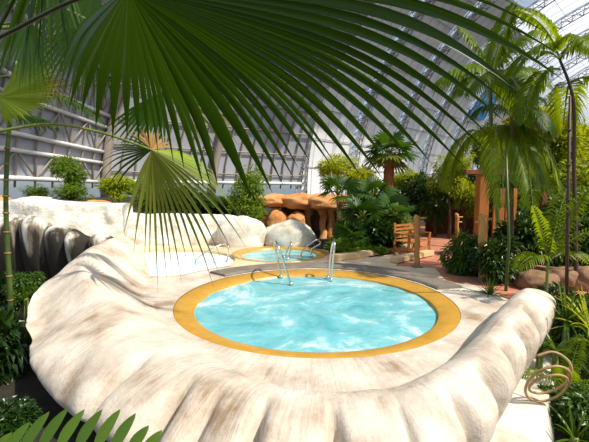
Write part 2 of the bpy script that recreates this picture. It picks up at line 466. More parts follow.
# ------------------------------------------------------------------ pools
def pool(name, label, c, r, ro, zi, zo, ringmat, wmat, ringname):
    root = thing(name, label, 'pool', (c.x, c.y, -.55))
    mb = MB(); n = 96
    prof = [(r + .03, -.02), (r - .02, -.30), (r - .35, -.34), (r - .4, -.5), (.02, -.52)]
    mb.grid([[V((c.x + q * math.cos(2 * PI * i / n), c.y + q * math.sin(2 * PI * i / n), z)) for q, z in prof] for i in range(n)], cu=True)
    mb.build('basin', M['basin'], root)
    mb = MB()
    prof = [(r, -.12), (r, zi - .005), (r + .015, zi), (ro - .01, zo), (ro, zo - .005), (ro, zo - .2)]
    mb.grid([[V((c.x + q * math.cos(2 * PI * i / n), c.y + q * math.sin(2 * PI * i / n), z)) for q, z in prof] for i in range(n)], cu=True)
    mb.build(ringname, ringmat, root)
    mb = MB()
    rows = []
    for j in range(1, 25):
        q = (r - .001) * j / 24
        rows.append([V((c.x + q * math.cos(2 * PI * i / n), c.y + q * math.sin(2 * PI * i / n),
                        -.035 + .018 * fbm((q * math.cos(2 * PI * i / n) * 2.5, q * math.sin(2 * PI * i / n) * 2.5, 3)))) for i in range(n)])
    mb.grid(rows, cv=True)
    ctr = mb.vert((c.x, c.y, -.03))
    for i in range(n): mb.face(ctr, (i + 1) % n, i)
    mb.build('water', wmat, root)
    return root
pool('whirlpool', 'large round whirlpool of turquoise foaming water with a broad gold rim', PC, PR, RO, 0, .06, M['gold'], M['water'], 'tile_rim')
pool('plunge_pool', 'small round turquoise pool with gold rim before the white boulders', FC, FR, FR + .24, .02, .05, M['gold'], M['water'], 'tile_rim')
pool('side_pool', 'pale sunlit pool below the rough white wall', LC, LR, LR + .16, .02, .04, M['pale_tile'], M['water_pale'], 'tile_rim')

#      px, py, depth, inner width, outer width, base z
CR = [(122, 236, 7.7, .55, .28), (106, 243, 7.0, .8, .28), (88, 254, 6.2, .95, .36), (80, 270, 5.45, 1.0, .62), (100, 295, 4.8, .9, .80),
      (134, 332, 3.98, .72, .78), (190, 372, 3.15, .50, .60), (285, 398, 2.75, .34, .48), (385, 399, 2.72, .33, .44), (450, 377, 2.90, .33, .33),
      (494, 338, 3.38, .32, .22), (520, 305, 4.15, .34, .24), (533, 288, 4.8, .32, .26)]
st = []
for px, py, d, wi, wo in CR:
    p = P(px, py, d); st.append((p.x, p.y, p.z, wi, wo))
SUBN = 28
S = crom(st, SUBN)
CLEFTS = ((5.5, .075, 1.2), (6.1, .06, 1.2), (6.42, .04, .6), (6.85, .05, 1.0), (7.45, .06, .8), (8.1, .06, .5), (8.8, .07, .6),
          (9.4, .09, .7), (10.0, .09, .8), (10.5, .09, .7), (10.95, .09, .7), (11.4, .09, .6))
def cleft(u): return sum(a * math.exp(-abs((u - c) / w) ** 1.6) for c, w, a in CLEFTS)
# concrete apron around the whirlpool
mb = MB(); n = 120; rows = []
for i in range(n):
    a = 2 * PI * i / n
    dx, dy = math.cos(a), math.sin(a)
    if dy > .35 and not (dx < -.55): R = RO + .10
    else:
        lim = 1.35
        if dx < -.2: lim += 1.0 * min(1, (-dx - .2) * 1.6) * (1 if dy > -.75 else .5)
        R = RO + lim
        best = None
        for s0, s1 in zip(S, S[1:]):            # stop under the crown of the pool wall
            ex, ey = s1[0] - s0[0], s1[1] - s0[1]
            den = dx * ey - dy * ex
            if abs(den) < 1e-9: continue
            wx, wy = s0[0] - PC.x, s0[1] - PC.y
            tt = (wx * ey - wy * ex) / den; uu = (wx * dy - wy * dx) / den
            if tt > 0 and -.02 <= uu <= 1.02: best = tt
        if best: R = best - .06
        else: R = min(R, RO + .9)
    row = []
    for j in range(10):
        q = RO + (R - RO) * j / 9
        row.append(V((PC.x + q * dx, PC.y + q * dy, .064 + .014 * abs(fbm((q * dx * 1.2, q * dy * 1.2, 0))) * min(1, j / 2))))
    row.append(row[-1] - V((0, 0, .5)))
    rows.append(row)
mb.grid(rows, cu=True)
ap = mb.build('concrete_apron', M['concrete']); add_uv(ap, rows, True)
tag(ap, kind='structure')

# grey kerb behind the whirlpool
mb = MB(); rows = []
for i in range(61):
    a = math.radians(12 + 128 * i / 60)
    rows.append([V((PC.x + q * math.cos(a), PC.y + q * math.sin(a), z)) for q, z in ((KI, -.1), (KI, .09), (KI + .03, .115), (KO - .03, .115), (KO, .09), (KO, -.1))])
mb.grid(rows); b = 0
mb.face(*range(6)); mb.face(*[60 * 6 + k for k in range(6)][::-1])
tag(mb.build('stone_kerb', M['grey_stone'], smooth=False), 'curved grey stone kerb along the back of the whirlpool', 'kerb')

# ------------------------------------------------------------------ sculpted wall
def wall_rows(S, base, seed, lobes=True, zin=.05, flute=.10, lobe_amp=None, ridge=None, cl=None):
    rows = []; L = 0
    for i, s in enumerate(S):
        p = V(s[:3]); a = V(S[max(i - 4, 0)][:3]); b = V(S[min(i + 4, len(S) - 1)][:3])
        t = b - a; t.z = 0; t.normalize()
        out = V((t.y, -t.x, 0))                 # to the outside
        if i: L += (p - V(S[i - 1][:3])).length
        wi, wo, zc = s[3], s[4], p.z
        if p.y < 7.5: wi = max(.2, min(wi, (V((p.x, p.y, 0)) - PC).length - RO - .10))
        H = zc - zin
        prof = []
        rd = min(1, max(0, (.75 - wi) / .25))   # 1: rounded steep inside, 0: long concave sweep
        for k in range(12):                     # inside face
            u = k / 12
            e = (u * u * (3 - 2 * u)) * .75 + .25 * u
            e2 = math.sqrt(1 - (1 - u) ** 2)
            prof.append((-wi * (1 - u), zin - .03 * rd + (H + .03 * rd) * (e * (1 - rd) + e2 * rd)))
        dr = min(.46, .14 + wo * .38)
        for k in range(9):                      # rounded crown to shoulder
            f = k / 8 * PI / 2
            rg = ridge(i) if ridge else 0
            prof.append((wo * math.sin(f), zc - dr * ((1 - math.cos(f)) * (1 - rg) + rg * math.sin(f) ** 1.1) - rg * .13 * math.sin(2 * f)))
        zs = zc - dr
        for k in range(1, 9):
            u = k / 8
            prof.append((wo * (1 + .10 * math.sin(u * PI)) - (.42 + (.75 if lobe_amp and i < 6 * SUBN else 0)) * u ** 1.5, zs + (base - zs) * u))
        lob = .5 + .5 * math.sin(L * 5.2 + 1.8 * math.sin(L * 1.7))
        cle = abs(math.sin(L * 3.9 + 1.2 * math.sin(L * 1.3 + seed))) ** .38
        row = []
        for k, (u, z) in enumerate(prof):
            q = p + out * u; q.z = z
            w = max(0, min(1, (k - 11) / 7))
            nz = fbm((q.x * 1.7 + seed, q.y * 1.7, q.z * 1.7), 4)
            am = .034 * min(1, k / 3)
            if k > 0: q += out * (nz * am * 1.3) * (1 if k > 8 else .3) + V((0, 0, nz * am))
            if cl:
                cd = cl(i)
                q -= out * (.22 * cd * min(1, max(0, (k - 12) / 5))) + V((0, 0, .12 * cd * min(1, max(0, (k - 12) / 4))))
            elif lobes:
                flu = flute * (lobe_amp(L) if lobe_amp else 1)
                q -= out * (flu * 1.7 * (1 - cle) * w) + V((0, 0, flu * .95 * (1 - cle) * min(1, max(0, (k - 8) / 5))))
            row.append(q)
        rows.append(row)
    return rows
def cap_end(rows, at_end, length, tdir):
    base = rows[-1] if at_end else rows[0]
    c = sum(base, V((0, 0, 0))) / len(base)
    ext = []
    for k in range(1, 7):
        f = k / 6 * PI / 2
        sc = math.cos(f)
        ext.append([V((c.x + (q.x - c.x) * sc, c.y + (q.y - c.y) * sc, c.z + (q.z - c.z) * (.3 + .7 * sc) if q.z > c.z else q.z)) + tdir * (length * math.sin(f)) for q in base])
    return rows + ext if at_end else ext[::-1] + rows
rows = wall_rows(S, GZ - .1, 1.3, lobe_amp=True, ridge=lambda i: math.exp(-((i / SUBN - 3.35) / 1.0) ** 2), cl=lambda i: cleft(i / SUBN))
td = (V(S[-1][:3]) - V(S[-4][:3])); td.z = 0; td.normalize()
rows = cap_end(rows, True, .32, td)
mb = MB(); mb.grid(rows)
ow = mb.build('pool_wall', M['concrete']); add_uv(ow, rows)
tag(ow, 'low cream sculpted concrete wall curling around the whirlpool', 'wall', kind='thing')
ss = ow.modifiers.new('smooth', 'SUBSURF'); ss.levels = 1; ss.render_levels = 1

# low pale footing outside the right end of the wall
mb = MB(); rows = []
for (px, py, w) in ((470, 470, .3), (497, 428, .32), (517, 390, .28), (533, 352, .22), (545, 325, .14)):
    c = G(px, py, -.33)
    rows.append([c + V((x, -x * .3, z)) for x, z in ((-.4, .02), (-w * .3, .03), (w * .5, .0), (w, -.06), (w + .1, -.35))])
rows = [list(map(V, r)) for r in zip(*[crom([tuple(p) for p in col], 5) for col in zip(*rows)])]
for r in rows:
    for k in range(len(r)): r[k] += V((0, 0, .04 * fbm(r[k] * 3)))
mb.grid(rows)
tag(mb.build('concrete_footing', M['white_stone']), 'rough pale concrete footing outside the right end of the pool wall', 'footing')

# stained wall at the left
CR2 = [(-110, 205, 9.4, .9, .3), (-40, 210, 8.9, .9, .3), (0, 217, 8.4, .9, .3), (24, 215, 8.3, .9, .3), (40, 217, 8.2, .9, .3), (52, 225, 8.1, .9, .28), (70, 226, 7.95, .9, .28),
       (84, 234, 7.85, .8, .28), (104, 234, 7.75, .7, .28), (118, 238, 7.85, .6, .25)]
st = []
for px, py, d, wi, wo in CR2:
    p = P(px, py, d); st.append((p.x, p.y, p.z, wi, wo))
S2 = crom(st, 12)
rows = wall_rows(S2, GZ - .1, 5.1, True, .25, .16)
td = (V(S2[-1][:3]) - V(S2[-4][:3])); td.z = 0; td.normalize()
rows = cap_end(rows, True, .2, td)
mb = MB(); mb.grid(rows)
o = tag(mb.build('stained_wall', M['streaked']), 'white sculpted wall streaked with black stains left of the pools', 'wall', kind='thing')

# rough white wall behind the side pool
def slab_wall(name, pts, thick, label, mat, amp=.09):
    mb = MB(); rows = []
    pts = crom(pts, 12)
    for i, (x, y, zt) in enumerate(pts):
        a, b = pts[max(i - 1, 0)], pts[min(i + 1, len(pts) - 1)]
        t = V((b[0] - a[0], b[1] - a[1], 0)).normalized(); nrm = V((t.y, -t.x, 0))
        prof = [(0, -.1 + (zt + .02) * k / 12) for k in range(13)] + [(-.05, zt), (-thick / 2, zt + .03), (-thick + .05, zt), (-thick, zt - .1), (-thick, -.1)]
        row = []
        for k, (u, z) in enumerate(prof):
            q = V((x, y, z)) + nrm * u
            c = noise.cell_vector(V((q.x * 2.2 + .4 * (int(z * 3.2) % 2), q.y * .5, z * 3.2)))
            if k < 14: q += nrm * (amp * (c.x - .5) * .5 + amp * fbm((q.x * 2.4, q.y * 2.4, q.z * 3), 4))
            if k > 11: q.z += .03 * fbm((q.x * 2, q.y * 2, 0))
            row.append(q)
        rows.append(row)
    mb.grid(rows)
    for r in (0, -1):
        n = len(rows[0]); off = 0 if r == 0 else (len(rows) - 1) * n
        mb.face(*[off + k for k in (range(n) if r == 0 else range(n - 1, -1, -1))])
    return tag(mb.build(name, mat), label, 'wall', kind='thing')
def xz(px, py, d): p = P(px, py, d); return (p.x, p.y, p.z)
slab_wall('masonry_wall', [xz(-60, 202, 10.6), xz(-10, 202, 10.6), xz(11, 200, 10.6), xz(22, 197.5, 10.6), xz(36, 200, 10.6), xz(70, 203, 10.8), xz(100, 204, 11), xz(123, 205, 11.1)], 1.0,
          'tall rough white stone wall on the left under the round shrub', M['rough_white'])
slab_wall('masonry_wall', [xz(121, 214, 11.35), xz(150, 215, 11.55), xz(190, 215, 11.8), xz(232, 217, 12.0), xz(246, 222, 12.1)], .7,
          'lower rough white stone wall behind the pale side pool', M['rough_white'])

# ------------------------------------------------------------------ rocks
def rock_mesh(mb, c, sz, seed, rough=.18, rot=0, flat=0, sub=4):
    bm = bmesh.new(); bmesh.ops.create_icosphere(bm, subdivisions=sub, radius=1)
    b = len(mb.v); R = Matrix.Rotation(rot, 3, 'Z')
    for v in bm.verts:
        d = v.co.normalized()
        e = 3.2
        r = (abs(d.x) ** e + abs(d.y) ** e + abs(d.z) ** e) ** (-1 / e)
        q = d * (r * .55 + .45) * (1 + rough * fbm(d * 1.3 + V((seed * 3.1, seed, 0)), 5) * 1.1)
        q = R @ V((q.x * sz[0], q.y * sz[1], q.z * sz[2]))
        mb.v.append(tuple(V(c) + q))
    bm.verts.index_update()
    for f in bm.faces: mb.f.append(tuple(b + v.index for v in f.verts))
    bm.free()
def rock(name, label, c, sz, seed, mat, rough=.2, rot=0, cat='rock', group=None):
    mb = MB(); rock_mesh(mb, c, sz, seed, rough, rot)
    return tag(mb.build(name, mat), label, cat, group)
p = P(241, 236, 11.75); rock('boulder', 'rounded white boulder beside the end of the white wall', (p.x, p.y, .2), (.75, .45, .78), 2, M['white_stone'], .16)
p = P(289, 238, 11.9); rock('boulder', 'long white boulder sloping right beyond the small pool', (p.x, p.y, .2), (.85, .5, .58), 5, M['white_stone'], .16)
# orange rock grotto
gd = 14.2
gp = P(300, 240, gd)
root = thing('rock_grotto', 'orange rock ledge with dark hollow beyond the white boulders', 'rock formation', (gp.x, gp.y, -.05))
for (px, py, d, sx, sy, sz, sd) in ((274, 199, 14.3, .62, .7, .27, 1), (298, 199, 14.2, .75, .7, .3, 2), (328, 200, 14.0, .85, .8, .32, 3), (360, 205, 14.2, .9, .8, .3, 4), (250, 203, 14.6, .6, .6, .25, 8)):
    mb = MB(); p = P(px, py + 2, d); rock_mesh(mb, p, (sx, sy, sz), sd, .16); mb.build('ledge', M['orange_rock'], root)
for (px, py, d, w, h, sd) in ((277, 226, 13.9, .42, .62, 11), (256, 224, 14.4, .5, .6, 12), (297, 222, 13.9, .36, .36, 13)):
    mb = MB(); p = P(px, py, d); rock_mesh(mb, p, (w, .5, h), sd, .22); mb.build('rock', M['orange_rock'], root)
for (px, d) in ((323, 13.9), (331, 14.0), (343, 13.9), (352, 14.0), (308, 14.3)):
    a, b = P(px, 248, d), P(px, 206, d)
    mb = MB(); pts = [a.lerp(b, k / 8) + V((.04 * math.sin(k * 1.9 + px), 0, 0)) for k in range(9)]
    mb.tube(pts, [.24, .2, .15, .13, .12, .13, .15, .2, .26], 10); mb.build('root_pillar', M['orange_rock'], root)
mb = MB(); a = P(318, 222, 15.0); mb.box(a + V((.3, 0, 0)), (3.6, .3, 1.8)); mb.build('back_rock', M['brown_rock'], root)

for (px, py, d, sx, sz, sd, lab) in ((536, 279, 6.6, .32, .2, 21, 'brown rock edging the bed just behind the right end of the pool wall'),
                                 (560, 276, 6.7, .3, .22, 22, 'brown rock edging the bed below the tall stem at far right'),
                                 (586, 277, 6.6, .34, .24, 23, 'brown rock at the right edge of the planted bed'),
                                 (512, 256, 8.4, .3, .28, 24, 'ochre brown rock among the dark shrubs by the timber gate')):
    p = P(px, py, d); rock('bed_rock', lab, (p.x, p.y, p.z - .06), (sx, .3, sz), sd, M['brown_rock'], .2, 0, 'rock')
# low sandstone edging
for i, (x0, y0, x1, y1, lab) in enumerate(((331, 262, 356, 259, 'low sandstone edging block under the fan palm shrubs nearest the small pool'),
                                    (356, 259, 384, 254.5, 'middle low sandstone edging block under the fan palm shrubs'),
                                    (384, 254.5, 410, 250, 'low sandstone edging block beside the wooden bench'),
                                    (395, 264, 432, 256, 'low sandstone block at the foot of the timber post'))):
    a, b = G(x0, y0, .03), G(x1, y1, .03)
    mb = MB(); mb.bar(a + V((0, .1, .08)), b + V((0, .1, .08)), .22, .16 if i < 3 else .14)
    tag(mb.build('edging_stone', M['sandstone'], smooth=False, bevel=.02), lab, 'edging stone', 'sandstone edging of the shrub bed' if i < 3 else None)

# ------------------------------------------------------------------ handrails
def handrail(label, legs, r=.022):
    root = thing('handrail', label, 'handrail', legs[0], None)
    mb = MB(); pts = cromv(legs, 6)
    mb.tube(pts, r, 8); mb.build('rail_tube', M['steel'], root)
    for p in (legs[0], legs[-1]):
        mb = MB(); q = V((p.x, p.y, max(p.z, .0)))
        mb.tube([q + V((0, 0, -.02)), q + V((0, 0, .03))], r * 2, 10); mb.build('foot_collar', M['steel'], root)
def rail_from(a, t1, t2, b, d1, d2):
    A, B = G(a[0], a[1], -.03), G(b[0], b[1], -.03)
    T1, T2 = P(t1[0], t1[1], d1 or A.y), P(t2[0], t2[1], d2 or B.y)
    up = (T1 + T2) / 2 + V((0, 0, .02))
    return [A, A.lerp(T1, .5), A.lerp(T1, .9), up, B.lerp(T2, .9), B.lerp(T2, .5), B]
handrail('left chrome handrail at the back of the whirlpool', rail_from((281, 278), (274, 243), (277, 243), (291, 285), 0, 0))
handrail('right chrome handrail at the back of the whirlpool', rail_from((328, 279), (332.5, 243), (335, 242.5), (331, 281), 0, 0))
handrail('chrome handrail on the near edge of the small pool', rail_from((284, 258), (290, 243), (291.5, 243), (288, 260), 0, 0))
A = G(300, 258, .0); B = G(311, 256, .0)
handrail('looped chrome handrail on the right edge of the small pool', [A, P(303, 250, A.y), P(314, 241, A.y), P(319, 240.5, A.y + .1), P(320, 244, A.y + .15), P(312, 249, B.y), B])
A = G(196, 263, .0); B = G(227, 262, .04)
handrail('slanting thin steel handrail beside the pale side pool', [A, P(197, 259, A.y), P(210, 250, A.y), P(224, 243.5, A.y + .2), P(228, 246, B.y), P(228, 255, B.y), B], .018)

# ------------------------------------------------------------------ timber
def post(label, px, ytop, ybot, pegs, r=.060, mat='wood'):
    b = G(px, ybot, .03); d = b.y; t = P(px, ytop, d)
    root = thing('timber_post', label, 'post', b)
    mb = MB(); pts = [b.lerp(t, k / 8) + V((.012 * math.sin(k * 2.1), 0, 0)) for k in range(9)]
    pts[-1] = pts[-1] - V((0, 0, 0)); mb.tube(pts + [t + V((0, 0, .02))], [r * 1.05] * 5 + [r] * 4 + [r * .7], 12)
    mb.build('shaft', M[mat], root)
    mb = MB(); mb.box(b + V((0, 0, .012)), (r * 3.4, r * 3.4, .025)); mb.build('base_plate', M['grey_stone'], root)
    for (py, dx) in pegs:
        q = P(px, py, d); mb = MB(); mb.tube([q - V((dx * .35, 0, 0)), q + V((dx, -.03, 0))], .022, 8); mb.build('peg', M[mat], root)
post('pale timber post with short pegs on the terracotta path by the bench', 417, 216, 267, [(218, .2), (225.5, .18), (223, -.14)])
post('far timber post with pegs before the red fence', 457, 214, 247, [(217, .16), (222, .14)], .06)
post('timber post with pegs in front of the orange gate panel', 483, 216, 280, [(219, .16), (222, -.16)], .085)
# orange gate panel
gq = G(485, 262, .0); gd = gq.y
root = thing('timber_gate', 'tall orange timber pillar and plank panel behind the drooping palm fronds', 'gate', gq + V((.2, .3, 0)))
mb = MB(); a = P(483, 172, gd + .5); mb.box((a.x, a.y, a.z / 2), (.26, .26, a.z)); mb.build('pillar', M['orange_wood'], root, False, .02)
mb = MB()
for k in range(4):
    q = P(496 + 6 * k, 200, gd + .5); mb.box((q.x, q.y, q.z / 2 + .2), (.13, .05, q.z + .2))
mb.build('plank_panel', M['orange_wood'], root, False, .01)
mb = MB(); a, b = P(465, 172, gd + .4), P(545, 172, gd + .4); mb.bar(a, b, .12, .12); mb.build('cross_beam', M['red_wood'], root, False, .01)
mb = MB(); a, b = P(545, 172, gd + .5), G(545, 262, .0); b.y = a.y; mb.bar(a, V((a.x, a.y, 0)), .12, .12); mb.build('side_pillar', M['red_wood'], root, False, .01)
# red fence
a, b = G(425, 234, .02), G(600, 234, .02)
root = thing('board_fence', 'red brown board fence at the back of the path', 'fence', (a + b) / 2)
mb = MB(); nb = 46
for k in range(nb):
    q = a.lerp(b, (k + .5) / nb); h = 1.25 + .03 * math.sin(k * 2.3)
    mb.box(q + V((0, 0, h / 2)), ((b - a).length / nb * .93, .03, h))
mb.build('boards', M['red_wood'], root, False)
for zz in (.3, 1.0):
    mb = MB(); mb.bar(a + V((0, -.04, zz)), b + V((0, -.04, zz)), .05, .09); mb.build('fence_rail', M['red_wood'], root, False)
# slatted bench
bq = G(419, 256, .03)
root = thing('bench', 'slatted wooden bench beside the timber post', 'bench', bq)
bx = V((.82, .57, 0)); by = V((-.57, .82, 0))
W, D = .86, .45
for k in range(5):
    mb = MB(); mb.bar(bq + by * (D * k / 4) - bx * W / 2 + V((0, 0, .40)), bq + by * (D * k / 4) + bx * W / 2 + V((0, 0, .40)), .07, .03); mb.build('seat_slat', M['bench_wood'], root, False)
for k in range(4):
    z = .5 + .1 * k; o = by * (D + .02 * k)
    mb = MB(); mb.bar(bq + o - bx * W / 2 + V((0, 0, z)), bq + o + bx * W / 2 + V((0, 0, z)), .03, .06); mb.build('back_slat', M['bench_wood'], root, False)
for sx in (-1, 1):
    for y, h in ((0, .58), (D + .03, .88)):
        p = bq + bx * (sx * W / 2) + by * y
        mb = MB(); mb.bar(p, p + V((0, 0, h)), .06, .06); mb.build('leg', M['bench_wood'], root, False)
    p = bq + bx * (sx * W / 2) + V((0, 0, .6)); mb = MB(); mb.bar(p - by * .03, p + by * (D + .04), .07, .03); mb.build('armrest', M['bench_wood'], root, False)
    p = bq + bx * (sx * W / 2) + V((0, 0, .18)); mb = MB(); mb.bar(p, p + by * D, .04, .05); mb.build('side_rail', M['bench_wood'], root, False)
p = bq + V((0, 0, .2)); mb = MB(); mb.bar(p - bx * W / 2, p + bx * W / 2, .04, .08); mb.build('front_rail', M['bench_wood'], root, False)
# hose
mb = MB(); c = P(549, 386, 3.45)
pts = []
for k in range(70):
    a = k / 70 * 2.1 * 2 * PI; rr = .175 + .03 * math.sin(a * .5) + .012 * (k / 70)
    pts.append(c + V((rr * math.cos(a), -.12 * math.sin(a) + .012 * k / 70 * 3, rr * 1.15 * math.sin(a) + .03 * math.sin(a * .7))))
q = pts[-1]; pts += cromv([q, q + V((.02, 0, .09)), q + V((-.02, .04, .17)), q + V((-.12, .08, .21)), q + V((-.25, .1, .16))], 6)[1:]
mb.tube(pts, .013, 8)
tag(mb.build('hose', M['hose']), 'coiled tan hose among the plants outside the right wall', 'hose')

# ------------------------------------------------------------------ plants
def leaf(mb, p, d, n, L, W, fold=.25, bend=.15):
    s = d.cross(n)
    if s.length < 1e-4: s = V((1, 0, 0))
    s.normalize(); n = s.cross(d).normalized()
    m = p + d * (L * .45)
    t = p + d * L - n * (L * bend)
    a = mb.vert(p); b = mb.vert(m + s * W / 2 + n * W * fold); c = mb.vert(t); e = mb.vert(m - s * W / 2 + n * W * fold); f = mb.vert(m)
    mb.face(a, f, b); mb.face(f, c, b); mb.face(a, e, f); mb.face(f, e, c)
def rdir(r): 
    while True:
        v = V((r.uniform(-1, 1), r.uniform(-1, 1), r.uniform(-1, 1)))
        if .05 < v.length < 1: return v.normalized()
def bush_mb(seed, n, L, W, rx=1, rz=1, clumps=14, hollow=.35, droop=.3):
    """leafy clump standing on z=0, about rx wide each way and 2*rz high"""
    r = random.Random(seed); mb = MB(); st = MB()
    for c in range(clumps):
        d = rdir(r); rad = r.uniform(hollow, .8)
        cc = V((d.x * rx * rad, d.y * rx * rad, rz + d.z * rz * rad * .9))
        cr = r.uniform(.28, .46)
        st.tube([V((r.uniform(-.04, .04), r.uniform(-.04, .04), 0)), V((cc.x * .25, cc.y * .25, cc.z * .5)), cc], [.035, .022, .008], 5)
        for k in range(n // clumps):
            o = rdir(r); q = cc + V((o.x * rx, o.y * rx, o.z * rz)) * (cr * r.uniform(.5, 1.05))
            dd = (o + V((d.x, d.y, 0)) * .5 + rdir(r) * .6 + V((0, 0, -droop))).normalized()
            leaf(mb, q, dd, (V((0, 0, 1)) + rdir(r) * .5).normalized(), L * r.uniform(.7, 1.25), W * r.uniform(.8, 1.2))
    return mb, st
PROTO = {}
def proto(key, seed, n, L, W, lm, sm='thin_stem', **kw):
    a, b = bush_mb(seed, n, L, W, **kw)
    def mesh(mb, nm, m):
        me = bpy.data.meshes.new(nm); me.from_pydata(mb.v, [], mb.f); me.update(); me.materials.append(M[m]); return me
    PROTO[key] = (mesh(a, key + '_foliage', lm), mesh(b, key + '_stems', sm))
proto('dark_a', 1, 3200, .20, .10, 'leaf_dark')
proto('dark_b', 2, 2400, .28, .13, 'leaf_dark')
proto('mid_a', 3, 3200, .18, .09, 'leaf_mid')
proto('mid_b', 4, 2400, .26, .10, 'leaf_mid', droop=.6)
proto('bright_a', 5, 3200, .15, .07, 'leaf_bright')
proto('bright_b', 6, 2600, .20, .08, 'leaf_bright', droop=.5)
proto('gold_a', 7, 3000, .16, .07, 'leaf_gold')
proto('fresh', 9, 2400, .17, .085, 'leaf_fresh', clumps=22, hollow=.3)
proto('airy', 8, 1500, .16, .08, 'leaf_fresh', clumps=20, hollow=.2)
def shrub(key, label, px, py, d, w, h, z0=None, name='shrub', cat='shrub', group=None, rot=None):
    """w, h in photo pixels; (px,py) is the middle of the foliage"""
    top = P(px, py - h / 2, d); bot = P(px, py + h / 2, d)
    zb = bot.z
    root = thing(name, label, cat, (top.x, d, zb), group)
    k = d / FPX
    for me, nm in zip(PROTO[key], ('foliage', 'stems')):
        o = bpy.data.objects.new(nm, me); C.objects.link(o); o.parent = root
        o.scale = (w * k / 2, w * k / 2, (top.z - zb) / 2)
        o.rotation_euler = (0, 0, rnd.uniform(0, 6.28) if rot is None else rot)
    if z0 is not None and zb > z0 + .05:         # trunk down to the ground
        root.location.z = z0
        for o in root.children: o.location = (0, 0, zb - z0)
        mb = MB(); b = V((top.x, d, z0 - .02)); e = V((top.x, d, zb + .3 * (top.z - zb)))
        mb.tube([b, b.lerp(e, .35) + V((.03, 0, 0)), b.lerp(e, .7) - V((.03, 0, 0)), e], [.06, .05, .04, .025], 7)
        mb.build('trunk', M['thin_stem'], root)
    return root

def fan(mb, hub, ends, mids, split=.55, fold=.10, taper=1.0, seg=12, tip=0, widen=.12):
    """pleated fan leaf: one blade per end point, fused up to split"""
    n = len(ends)
    def cv(i, s):
        i = max(0, min(n - 1, i))
        q = hub.lerp(mids[i], s).lerp(mids[i].lerp(ends[i], s), s)
        if tip:
            L = (ends[i] - hub).length * tip; g = max(0, s - .5) / .5
            q += V((0, 0, L * (s - g ** 2.2)))   # arch up, then hang at the tip
        return q
    for i in range(n):
        rows = []
        for k in range(seg + 1):
            s = k / seg
            c = cv(i, s); l, r = cv(i - 1, s), cv(i + 1, s)
            if i == 0: l = c * 2 - r
            if i == n - 1: r = c * 2 - l
            t = (cv(i, min(1, s + .05)) - cv(i, max(0, s - .05))).normalized()
            sp = cv(i, split); hl = (cv(i - 1, split) if i else sp * 2 - cv(i + 1, split)); hr = (cv(i + 1, split) if i < n - 1 else sp * 2 - cv(i - 1, split))
            if s <= split: a, b = (l + c) / 2, (c + r) / 2
            else:
                uu = (s - split) / (1 - split); f = (1 - uu ** (2.0 * taper)) * (1 + widen * math.sin(PI * uu ** .8))
                a = c + (hl - sp) / 2 * f; b = c + (hr - sp) / 2 * f
                if f < .02: a = c + (hl - sp) * .01; b = c + (hr - sp) * .01
            w = (b - a)
            nr = w.cross(t)
            if nr.length > 1e-8: nr.normalize()
            m = c + nr * (w.length * (fold + .12))
            rows.append([a, m, b])
        mb.grid(rows)
def fan3(mb, hub, axis, nrm, R, n, spread, droop=.25, split=.55, r=None, **kw):
    r = r or rnd
    axis = V(axis).normalized(); nrm = V(nrm).normalized(); side = nrm.cross(axis).normalized(); nrm = axis.cross(side)
    ends, mids = [], []
    for i in range(n):
        a = math.radians(spread) * (i / (n - 1) - .5)
        d = axis * math.cos(a) + side * math.sin(a) + nrm * (.12 * math.cos(a))
        L = R * (1 - .12 * (abs(a) / math.radians(spread / 2)) ** 2) * r.uniform(.93, 1.04)
        mids.append(hub + d * (L * .6))
        ends.append(hub + d * L + V((0, 0, -droop * L * r.uniform(.6, 1.3))))
    fan(mb, hub, ends, mids, split, **kw)
def frond(mb, rb, base, d0, L, droop, nl, ll, lw, r, hang=.5, seg=16):
    """feather leaf: rachis into rb, leaflets into mb"""
    d0 = V(d0).normalized(); pts = [V(base)]; d = d0.copy()
    for k in range(seg):
        d = (d + V((0, 0, -droop / seg))).normalized(); pts.append(pts[-1] + d * (L / seg))
    rb.tube(pts, [.016 * (1 - k / seg * .8) * L for k in range(seg + 1)], 5)
    for k in range(nl):
        s = .12 + .88 * (k + .5) / nl
        f = s * seg; i = min(seg - 1, int(f)); p = pts[i].lerp(pts[i + 1], f - i)
        t = (pts[i + 1] - pts[i]).normalized()
        up = V((0, 0, 1)); sd = t.cross(up)
        if sd.length < .2: sd = t.cross(V((0, 1, .3)))
        sd.normalize(); nn = sd.cross(t).normalized()
        lenn = ll * (math.sin(PI * min(1, .18 + s * .80)) ** .7) * r.uniform(.88, 1.1)
        for sg in (-1, 1):
            dd = (sd * sg * .85 + t * .55 + nn * .22).normalized()
            m = p + dd * (lenn * .5); e = p + dd * lenn + V((0, 0, -hang * lenn * r.uniform(.7, 1.2)))
            w = lw * .5
            ws = t * w
            a0 = mb.vert(p); r1 = [mb.vert(m + ws + V((0, 0, -.02 * lenn))), mb.vert(m + nn * w * .5), mb.vert(m - ws + V((0, 0, -.02 * lenn)))]
            q = p.lerp(m, .5).lerp(m.lerp(e, .5), .6)
            m2 = m.lerp(e, .5) + V((0, 0, .06 * lenn * hang * 2))
            r2 = [mb.vert(m2 + ws * .7), mb.vert(m2 + nn * w * .35), mb.vert(m2 - ws * .7)]
            t2 = mb.vert(e)
            mb.face(a0, r1[1], r1[0]); mb.face(a0, r1[2], r1[1])
            mb.face(r1[0], r1[1], r2[1], r2[0]); mb.face(r1[1], r1[2], r2[2], r2[1])
            mb.face(r2[0], r2[1], t2); mb.face(r2[1], r2[2], t2)
def trunk(mb, pts, r0, r1, ring=.5):
    pts = cromv(pts, 10); n = len(pts)
    mb.tube(pts, [(r0 + (r1 - r0) * k / (n - 1)) * (1 + .12 * ring * (k % 2)) for k in range(n)], 10)

